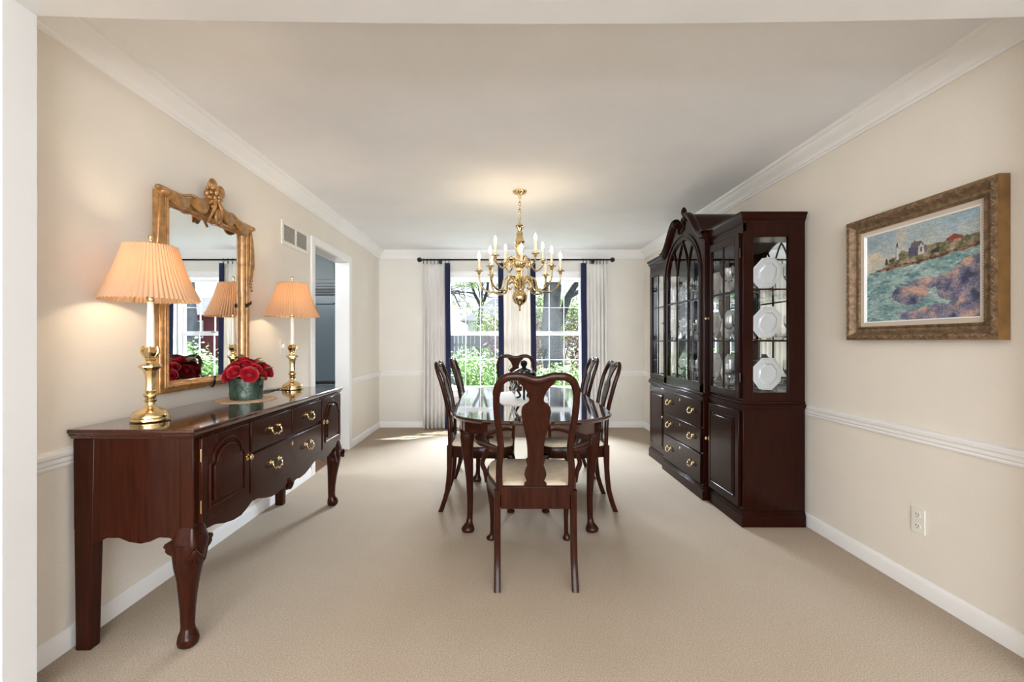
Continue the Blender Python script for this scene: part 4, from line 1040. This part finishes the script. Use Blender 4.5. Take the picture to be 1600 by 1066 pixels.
for sx_ in (-1, 1):
    for (yy, sy_) in ((2.84, -1), (3.84, 1)):
        m = MB().loft(cabriole(TX + sx_ * .375, yy, .66, sx_, sy_, 1.15), 20)
        m.loft([(TX + sx_ * .385, yy + sy_ * .01, .56, .036, .036, 3), (TX + sx_ * .39, yy + sy_ * .015, .62, .044, .044, 3), (TX + sx_ * .39, yy + sy_ * .01, .66, .042, .042, 4), (TX + sx_ * .385, yy, .732, .036, .036, 6)], 20)
        for (ux, uy) in ((-sx_, 0), (0, -sy_)):
            P = [(0, 0), (.07, 0), (.072, -.012), (.052, -.022), (.045, -.036), (.02, -.05), (0, -.08)]
            cx, cy = TX + sx_ * .385, yy
            if ux: m.prism([(cx + ux * (.03 + p), .664 + q) for p, q in P], 'y', cy - .016, cy + .016)
            else: m.prism([(cy + uy * (.03 + p), .664 + q) for p, q in P], 'x', cx - .016, cx + .016)
        m.build('leg', 'chairw', dt, world=True, ang=55)

# ------------------------------------------------------------------ chairs
def yb(z):
    return interp([(0, -.285), (.06, -.262), (.14, -.240), (.25, -.226), (.38, -.222), (.46, -.222), (.60, -.225), (.70, -.235), (.80, -.255), (.90, -.282), (1.0, -.318), (1.05, -.335)], z)
def make_chair(arms, label, group):
    t = thing('dining_armchair' if arms else 'dining_chair', label, 'chair', (0, 0, 0), 0, group)
    fy = .30 if arms else .225; fw = .25 if arms else .225; rw = .185
    # back frame: posts curved in at the waist, looped top rail with a dipped centre
    L = [(.172, .44), (.176, .50), (.176, .58), (.168, .66), (.176, .74), (.186, .82), (.190, .90), (.186, .955), (.168, .995), (.135, 1.017), (.10, 1.020), (.068, 1.018), (.03, 1.006), (0, 1.002)]
    half = [(x, yb(z), z) for x, z in L]
    path = smooth_path(half + [(-x, y, z) for x, y, z in half[-2::-1]], 5)
    m = MB(); n_ = len(path)
    m.sweep(path, lambda i: (.0165 if path[i].z < .93 else .019, .0135), (0, 1, 0), 2.8, 12)
    for s in (-1, 1): m.ball((s * .062, yb(1.02), 1.026), .012, 10, 8, (1.6, .9, .8))
    m.build('back_frame', 'chairw', t, ang=60)
    W = [(.475, .056), (.492, .054), (.505, .043), (.515, .048), (.535, .054), (.555, .050), (.58, .040), (.61, .047), (.618, .039), (.66, .040), (.70, .044), (.74, .053), (.78, .062), (.82, .069), (.85, .071), (.87, .067), (.885, .056), (.895, .040), (.903, .035), (.915, .036), (.935, .042), (.955, .052), (.97, .064), (.985, .080), (1.0, .090)]
    MB().loft([(0, yb(z), z, hw, .006, 8) for z, hw in W], 24).build('splat', 'chairw', t, ang=40)['label'] = 'vase-shaped back splat'
    for s in (-1, 1):
        MB().loft([(s * .185, yb(z), z, .0165, .0175 + (.003 if z > .3 else 0), 4) for z in (0, .03, .08, .14, .22, .30, .38, .46)], 12).build('leg', 'chairw', t)
        MB().loft(cabriole(s * (fw - .03), fy - .03, .40, s, 1, .78), 16).build('leg', 'chairw', t)
    # horseshoe seat rail and drop-in seat
    def seat(ins, z):
        P = []
        pts = [(-.172, -.222), (-.195, -.15), (-.218, -.05), (-fw + .005, .06), (-fw, .14), (-fw + .008, fy - .05), (-fw + .05, fy - .008), (-.12, fy + .004), (0, fy + .008)]
        pts = pts + [(-x, y) for x, y in pts[-2::-1]]
        q = smooth_path([(x, y, 0) for x, y in pts], 4); cy = .03
        for p in q:
            v_ = Vector((p.x, p.y - cy, 0)); l_ = v_.length; v_ = v_ * ((l_ - ins) / l_); P.append((v_.x, v_.y + cy, z))
        return P
    stack_mesh(MB(), [seat(.004, .375), seat(0, .382), seat(0, .445), seat(.004, .452), seat(.03, .452)]).build('seat_rail', 'chairw', t, ang=40)
    stack_mesh(MB(), [seat(.018, .44), seat(.014, .456), seat(.018, .470), seat(.035, .482), seat(.08, .488), seat(.15, .490)]).build('seat', 'seat', t, ang=60)['label'] = 'cream damask seat pad'
    MB().box(-.168, .168, -.236, -.210, .37, .478).build('back_rail', 'chairw', t, bevel=.003)
    if arms:
        for s in (-1, 1):
            P = smooth_path([(s * .176, -.222, .655), (s * .215, -.20, .662), (s * .262, -.13, .668), (s * .282, -.03, .668), (s * .272, .06, .664), (s * .245, .105, .658), (s * .222, .09, .652)], 6)
            MB().sweep(P, lambda i: (.024 + .005 * math.sin(i / len(P) * PI), .010), (0, 0, 1), 3, 12).build('arm', 'chairw', t, ang=60)
            Q = smooth_path([(s * .255, .085, .652), (s * .240, .075, .60), (s * .262, .09, .54), (s * .272, .10, .50), (s * .255, .10, .455), (s * .246, .10, .40)], 5)
            MB().sweep(Q, lambda i: (.018, .013), (1, 0, 0), 3, 12).build('arm_support', 'chairw', t, ang=60)
    return t
near = make_chair(True, 'mahogany armchair nearest the camera, seen from behind at the near table end', 'mahogany chairs around the dining table')
near.location = (.167, 2.44, 0)
sc0 = make_chair(False, 'mahogany chair with vase splat on the left side, nearer the camera', 'mahogany chairs around the dining table')
sc0.location = (-.135, 3.35, 0); sc0.rotation_euler = (0, 0, -PI / 2)
for (x, y, rz, lb) in ((-.115, 4.10, -PI / 2, 'mahogany chair with vase splat on the left side, nearer the windows'),
                       (.51, 3.35, PI / 2, 'mahogany chair with vase splat on the right side, nearer the camera'),
                       (.515, 4.10, PI / 2, 'mahogany chair with vase splat on the right side, nearer the windows'),
                       (.157, 4.66, PI, 'mahogany chair at the far table end facing the camera, before the windows')):
    c_ = copy_tree(sc0); c_.location = (x, y, 0); c_.rotation_euler = (0, 0, rz); c_['label'] = lb

# ------------------------------------------------------------------ centrepiece and runner
def runner_edge(u): return 0
m = MB(); vs = []; n = 60
for z in (.7605, .7635):
    for k in range(n):
        a = 2 * PI * k / n; ca, sa = math.cos(a), math.sin(a)
        rr = 1 + .035 * math.cos(14 * a)
        vs.append((TX - .03 + .19 * rr * math.copysign(abs(ca) ** .7, ca), 3.40 + .42 * rr * math.copysign(abs(sa) ** .7, sa), z))
tag(m.add(vs, [tuple(range(n - 1, -1, -1)), tuple(range(n, 2 * n))] + [(k, (k + 1) % n, n + (k + 1) % n, n + k) for k in range(n)]).build('table_runner', 'lace'), 'white lace runner with scalloped edge on the dining table', 'runner')
UX, UY, UZ = .165, 3.30, .764
cp = thing('footed_urn', 'dark lidded urn on curved legs wrapped in silver leaves, on the dining table', 'urn', (UX, UY, UZ))
MB().lathe([(.028, .115), (.05, .12), (.075, .14), (.088, .165), (.090, .18), (.082, .186), (.07, .19)], n=28).build('bowl', 'bronze', cp)
MB().lathe([(.088, .186), (.086, .19), (.07, .205), (.045, .22), (.022, .226), (.014, .232), (.022, .245), (.026, .26), (.020, .276), (0, .283)], n=28).build('lid', 'bronze', cp)
for k in range(3):
    a = 2 * PI * k / 3 + .5; ca, sa = math.cos(a), math.sin(a)
    MB().tube(smooth_path([(.05 * ca, .05 * sa, .125), (.068 * ca, .068 * sa, .09), (.045 * ca, .045 * sa, .05), (.03 * ca, .03 * sa, .02), (.06 * ca, .06 * sa, .006)], 6), lambda t: .011 - .004 * t, 10).build('leg', 'bronze', cp)
rnd = random.Random(12)
for k in range(12):
    a = rnd.uniform(PI * .85, PI * 1.75); rr = rnd.uniform(.07, .10); z0 = rnd.uniform(.03, .20)
    m = MB(); P = smooth_path([(rr * .8 * math.cos(a), rr * .8 * math.sin(a), z0 - .03), (rr * 1.1 * math.cos(a + .15), rr * 1.1 * math.sin(a + .15), z0 + .02), (rr * math.cos(a + .35), rr * math.sin(a + .35), z0 + .06)], 4)
    m.sweep(P, lambda i: (.011 * math.sin(PI * (i + .4) / (len(P) + .2)), .0015), (math.cos(a), math.sin(a), .2), 2, 8)
    m.build('silver_leaf', 'pewter', cp)

# ------------------------------------------------------------------ chandelier
HX, HY = .153, 3.75
ch = thing('chandelier', 'two-tier brass candle chandelier hanging over the dining table', 'chandelier', (HX, HY, H))
def L(o, name, mat): return o.build(name, mat, ch, world=True)
L(MB().lathe([(0, H - .035), (.012, H - .035), (.018, H - .028), (.05, H - .018), (.058, H - .008), (.058, H - .001), (0, H - .001)], (HX, HY, 0), 32), 'ceiling_canopy', 'brass')
m = MB()
nl = 8
for k in range(nl):
    z = H - .045 - k * .030; a = (k % 2) * PI / 2
    P = [(HX + .009 * math.cos(t) * math.cos(a), HY + .009 * math.cos(t) * math.sin(a), z + .020 * math.sin(t)) for t in [2 * PI * q / 14 for q in range(14)]]
    m.tube(P, .0034, 6, closed=True)
L(m, 'chain', 'brass')
colp = [(0, 1.432), (.006, 1.435), (.010, 1.447), (.005, 1.456), (.012, 1.466), (.010, 1.474), (.030, 1.486), (.052, 1.508), (.062, 1.538), (.060, 1.562), (.046, 1.588), (.026, 1.604), (.020, 1.612), (.026, 1.62), (.018, 1.632), (.018, 1.655), (.034, 1.668), (.044, 1.69), (.036, 1.71), (.022, 1.726), (.018, 1.75), (.032, 1.765), (.030, 1.78), (.046, 1.80), (.056, 1.828), (.050, 1.85), (.028, 1.872), (.024, 1.90), (.036, 1.94), (.040, 1.968), (.030, 1.985), (.044, 2.0), (.034, 2.02), (.026, 2.045), (.028, 2.075), (.016, 2.09), (.020, 2.11), (.036, 2.13), (.040, 2.134), (.012, 2.14), (.009, 2.165), (.004, 2.18)]
L(MB().lathe(colp, (HX, HY, 0), 28), 'column', 'brass')
def chandelier_arm(ang, R_, zc, z0, zlow, lit):
    ca, sa = math.cos(ang), math.sin(ang)
    def W(r_, z): return (HX + r_ * ca, HY + r_ * sa, z)
    P = smooth_path([W(.03, z0), W(.07, z0 + .05), W(.125, z0 + .035), W(.14, z0 - .02), W(.165, (z0 + zlow) / 2 - .03), W(R_ * .68 + .01, zlow + .002), W(R_ * .86, zlow + .022), W(R_ * .975, zlow + .075), W(R_, zc - .02)], 5) if R_ > .3 else \
        smooth_path([W(.03, z0), W(.06, z0 + .05), W(.10, z0 + .045), W(.115, z0), W(.13, zlow + .02), W(.165, zlow), W(R_ * .92, zlow + .03), W(R_, zc - .04), W(R_, zc - .02)], 5)
    a = L(MB().tube(P, .0078, 8), 'arm', 'brass')
    c = W(R_, 0)
    MB().lathe([(.006, zc - .03), (.012, zc - .022), (.016, zc - .008), (.034, zc - .002), (.037, zc + .002), (.014, zc + .003), (.016, zc + .012), (.014, zc + .02)], c, 16).build('drip_pan', 'brass', a, world=True)
    MB().lathe([(.0105, zc + .01), (.0105, zc + .098), (.005, zc + .1)], c, 12).build('candle_sleeve', 'candle', a, world=True)
    b = MB().lathe([(.006, zc + .098), (.009, zc + .106), (.0125, zc + .120), (.0115, zc + .134), (.005, zc + .150), (.001, zc + .160)], c, 12).build('bulb', 'bulb' if lit else 'crystal', a, world=True)
    if not lit: b['label'] = 'unlit clear bulb'
    if lit: light('candle_bulb_light', 'POINT', (c[0], c[1], zc + .125), 1.2, (1, .78, .50), shadow_soft_size=.015)
for k in range(8): chandelier_arm(k * PI / 4, .335, 1.762, 1.66, 1.585, k != 1)
for k in range(4): chandelier_arm(math.radians(30 + 90 * k), .23, 1.868, 1.82, 1.775, True)
m = MB()
for k in range(8):
    a = k * PI / 4 + PI / 8; ca, sa = math.cos(a), math.sin(a)
    m.tube(smooth_path([(HX + r_ * ca, HY + r_ * sa, z) for r_, z in ((.02, 1.80), (.06, 1.84), (.085, 1.82), (.075, 1.79), (.058, 1.80))], 4), .005, 8)
    m.tube(smooth_path([(HX + r_ * ca, HY + r_ * sa, z) for r_, z in ((.02, 1.64), (.07, 1.67), (.10, 1.64), (.085, 1.61), (.066, 1.63))], 4), .005, 8)
L(m, 'scrolls', 'brass')

# ------------------------------------------------------------------ garden beyond the windows
GZ = -.35
struct(MB().box(-40, 45, YB + .15, 60, GZ - .1, GZ).build('ground', 'grass', smooth=False))
def leaves(m, c, rad, n, size, rnd, shell=.5):
    for _ in range(n):
        d_ = Vector((rnd.gauss(0, 1), rnd.gauss(0, 1), rnd.gauss(0, 1))).normalized() * (shell + (1 - shell) * rnd.random())
        p = Vector((c[0] + d_.x * rad[0], c[1] + d_.y * rad[1], c[2] + d_.z * rad[2]))
        a = Vector((rnd.uniform(-1, 1), rnd.uniform(-1, 1), rnd.uniform(-1, 1))).normalized(); b = a.orthogonal().normalized()
        s_ = size * rnd.uniform(.6, 1.3)
        m.add([p - a * s_, p + b * s_ * .45, p + a * s_, p - b * s_ * .45], [(0, 1, 2, 3)])
def shrub(x, y, rx, ry, h, label, mat='bush', n=2600, size=.035, seed=1, cat='bush'):
    rnd = random.Random(seed)
    t = thing('shrub', label, cat, (x, y, GZ)); m = MB(); s = MB()
    for k in range(9):
        cx, cy, cz = x + rnd.uniform(-.5, .5) * rx, y + rnd.uniform(-.5, .5) * ry, GZ + h * rnd.uniform(.35, .75)
        leaves(m, (cx, cy, cz), (rx * .55, ry * .55, h * .33), n // 9, size, rnd, .3)
        s.tube([(x + .1 * (cx - x), y + .1 * (cy - y), GZ), ((x + cx) / 2, (y + cy) / 2, GZ + (cz - GZ) * .6), (cx, cy, cz)], lambda q: .015 * (1 - .6 * q), 6)
    m.build('foliage', mat, t, world=True, smooth=False); s.build('stem', 'bark', t, world=True)
shrub(-.55, 8.6, .75, .5, 1.45, 'bright green leafy bush outside the left window', seed=2)
shrub(1.15, 8.9, .75, .5, 1.25, 'bright green leafy bush outside the right window', seed=3)
shrub(.9, 15.5, 1.6, .8, 2.5, 'pinkish brown hedge shrub beyond the big tree, left part', 'redbud', 3500, .06, 5)
shrub(3.3, 15.5, 1.8, .8, 2.7, 'pinkish brown hedge shrub beyond the big tree, right part', 'redbud', 3500, .06, 6)
shrub(2.75, 9.3, .65, .5, 1.6, 'dark green shrub in the garden seen only in the wall mirror', 'bush', 2600, .05, 8)
shrub(3.0, 23.0, 2.4, 1.0, 4.6, 'tall pale green thicket behind the pinkish hedge', 'foliage', 4500, .09, 21)
shrub(-.3, 20.0, 1.4, .8, 3.0, 'rounded pale green shrub rising behind the board fence', 'foliage', 3000, .08, 22)
def branch(m, fm, p, d, l_, r_, depth, rnd, leafs):
    P = [p]; dd = d.normalized()
    for k in range(5):
        dd = (dd + Vector((rnd.gauss(0, .12), rnd.gauss(0, .12), rnd.gauss(.02, .10)))).normalized(); P.append(P[-1] + dd * l_ / 5)
    m.tube(P, lambda t: r_ * (1 - .5 * t), 8 if depth > 1 else 5)
    if depth == 0:
        if fm is not None: leaves(fm, P[-1], (l_ * .45, l_ * .45, l_ * .4), leafs, .045, rnd, .1)
        return
    for k in range(3 if depth > 1 else 4):
        q = P[rnd.randint(2, 5)]; nd = (dd + Vector((rnd.gauss(0, .65), rnd.gauss(0, .65), rnd.gauss(.1, .45)))).normalized()
        branch(m, fm, q, nd, l_ * .68, r_ * .5, depth - 1, rnd, leafs)
def tree(name, x, y, lean, h, r_, label, seed, depth=3, leafs=26, mat='foliage', forks=None):
    rnd = random.Random(seed); t = thing(name, label, 'tree', (x, y, GZ)); m = MB(); fm = MB()
    top_ = Vector((x + lean * h, y, GZ + h))
    P = smooth_path([(x, y, GZ), (x + lean * h * .2 + .04, y, GZ + h * .3), (x + lean * h * .6 - .03, y, GZ + h * .65), tuple(top_)], 5)
    m.tube(P, lambda q: r_ * (1.15 - .35 * q) * (1 + .06 * math.sin(14 * q)) * (1.25 if q < .04 else 1), 18)
    for d_, rs, off in (forks or [((-.5, .1, 1), .6, 1), ((.5, 0, 1), .6, 1), ((.1, .5, .9), .5, .8)]):
        q = Vector(P[int((len(P) - 1) * off)]); branch(m, fm, q, Vector(d_), h * .62, r_ * rs, depth, rnd, leafs)
    m.build('trunk', 'bark', t, world=True)
    fm.build('foliage', mat, t, world=True, smooth=False)
tree('tree', 1.22, 11.0, .01, 2.9, .25, 'big grey tree trunk standing close outside the right window', 4, 3, 10, forks=[((-.35, 0, 1), .7, 1), ((.30, .1, 1), .75, 1), ((.95, 0, .8), .5, .62)])
tree('tree', -3.6, 13.5, .05, 3.2, .16, 'slim tree with pale new leaves beyond the left window, nearer one', 9, 3, 22, forks=[((.9, 0, .5), .6, .8), ((.7, -.3, .9), .6, 1), ((1, .1, .25), .5, .9), ((-.3, 0, 1), .5, 1)])
tree('tree', 4.2, 18.0, -.02, 3.6, .16, 'leafy tree standing behind the pinkish hedge', 14, 3, 60)
tree('tree', -1.2, 25.0, .03, 3.4, .16, 'leafy tree far beyond the fence, behind the branches in the left window', 15, 3, 60)
tree('tree', 4.0, 10.6, .03, 3.0, .25, 'garden tree seen only in the wall mirror', 17, 3, 50)
# fence
fe = thing('fence', 'weathered grey board fence across the garden beyond the left window', 'fence', (-2, 16.5, GZ))
m = MB()
for k in range(52):
    x = -6.5 + k * .15; m.box(x, x + .135, 16.5 + .012 * (k % 2), 16.52 + .012 * (k % 2), GZ, 1.40 + .01 * math.sin(k))
m.build('boards', 'fence', fe, world=True, smooth=False)
MB().box(-6.5, 1.3, 16.54, 16.58, .1, .19).box(-6.5, 1.3, 16.54, 16.58, 1.0, 1.09).build('rail', 'fence', fe, world=True)
# neighbours' houses
def house(x0, x1, y0, y1, zw, zr, mat, label):
    h = thing('house', label, 'house', ((x0 + x1) / 2, y0, GZ))
    MB().box(x0, x1, y0, y1, GZ, zw).build('walls', mat, h, world=True, smooth=False)
    yc_ = (y0 + y1) / 2
    MB().add([(x0 - .5, y0 - .5, zw - .05), (x1 + .5, y0 - .5, zw - .05), (x1 + .5, y1 + .5, zw - .05), (x0 - .5, y1 + .5, zw - .05), (x0 + 1.6, yc_, zr), (x1 - 1.6, yc_, zr)],
             [(0, 1, 5, 4), (1, 2, 5), (2, 3, 4, 5), (3, 0, 4), (0, 3, 2, 1)]).build('roof', 'roof', h, world=True, smooth=False)
    for k in range(3):
        a = x0 + (x1 - x0) * (k + .6) / 3.2
        f_ = MB().box(a - .05, a + .85, y0 - .05, y0 - .01, zw - 1.35, zw - .35).build('window', 'white', h, world=True)
        MB().box(a + .02, a + .78, y0 - .06, y0 - .051, zw - 1.28, zw - .42).build('pane', 'dark', f_, world=True)
house(-2.2, 3.2, 30, 37, 2.55, 4.3, 'white', 'white neighbouring house with grey hip roof beyond the fence')
house(12.3, 20, 26, 33, 2.7, 4.0, 'brick', 'maroon house across the garden, seen only in the wall mirror')
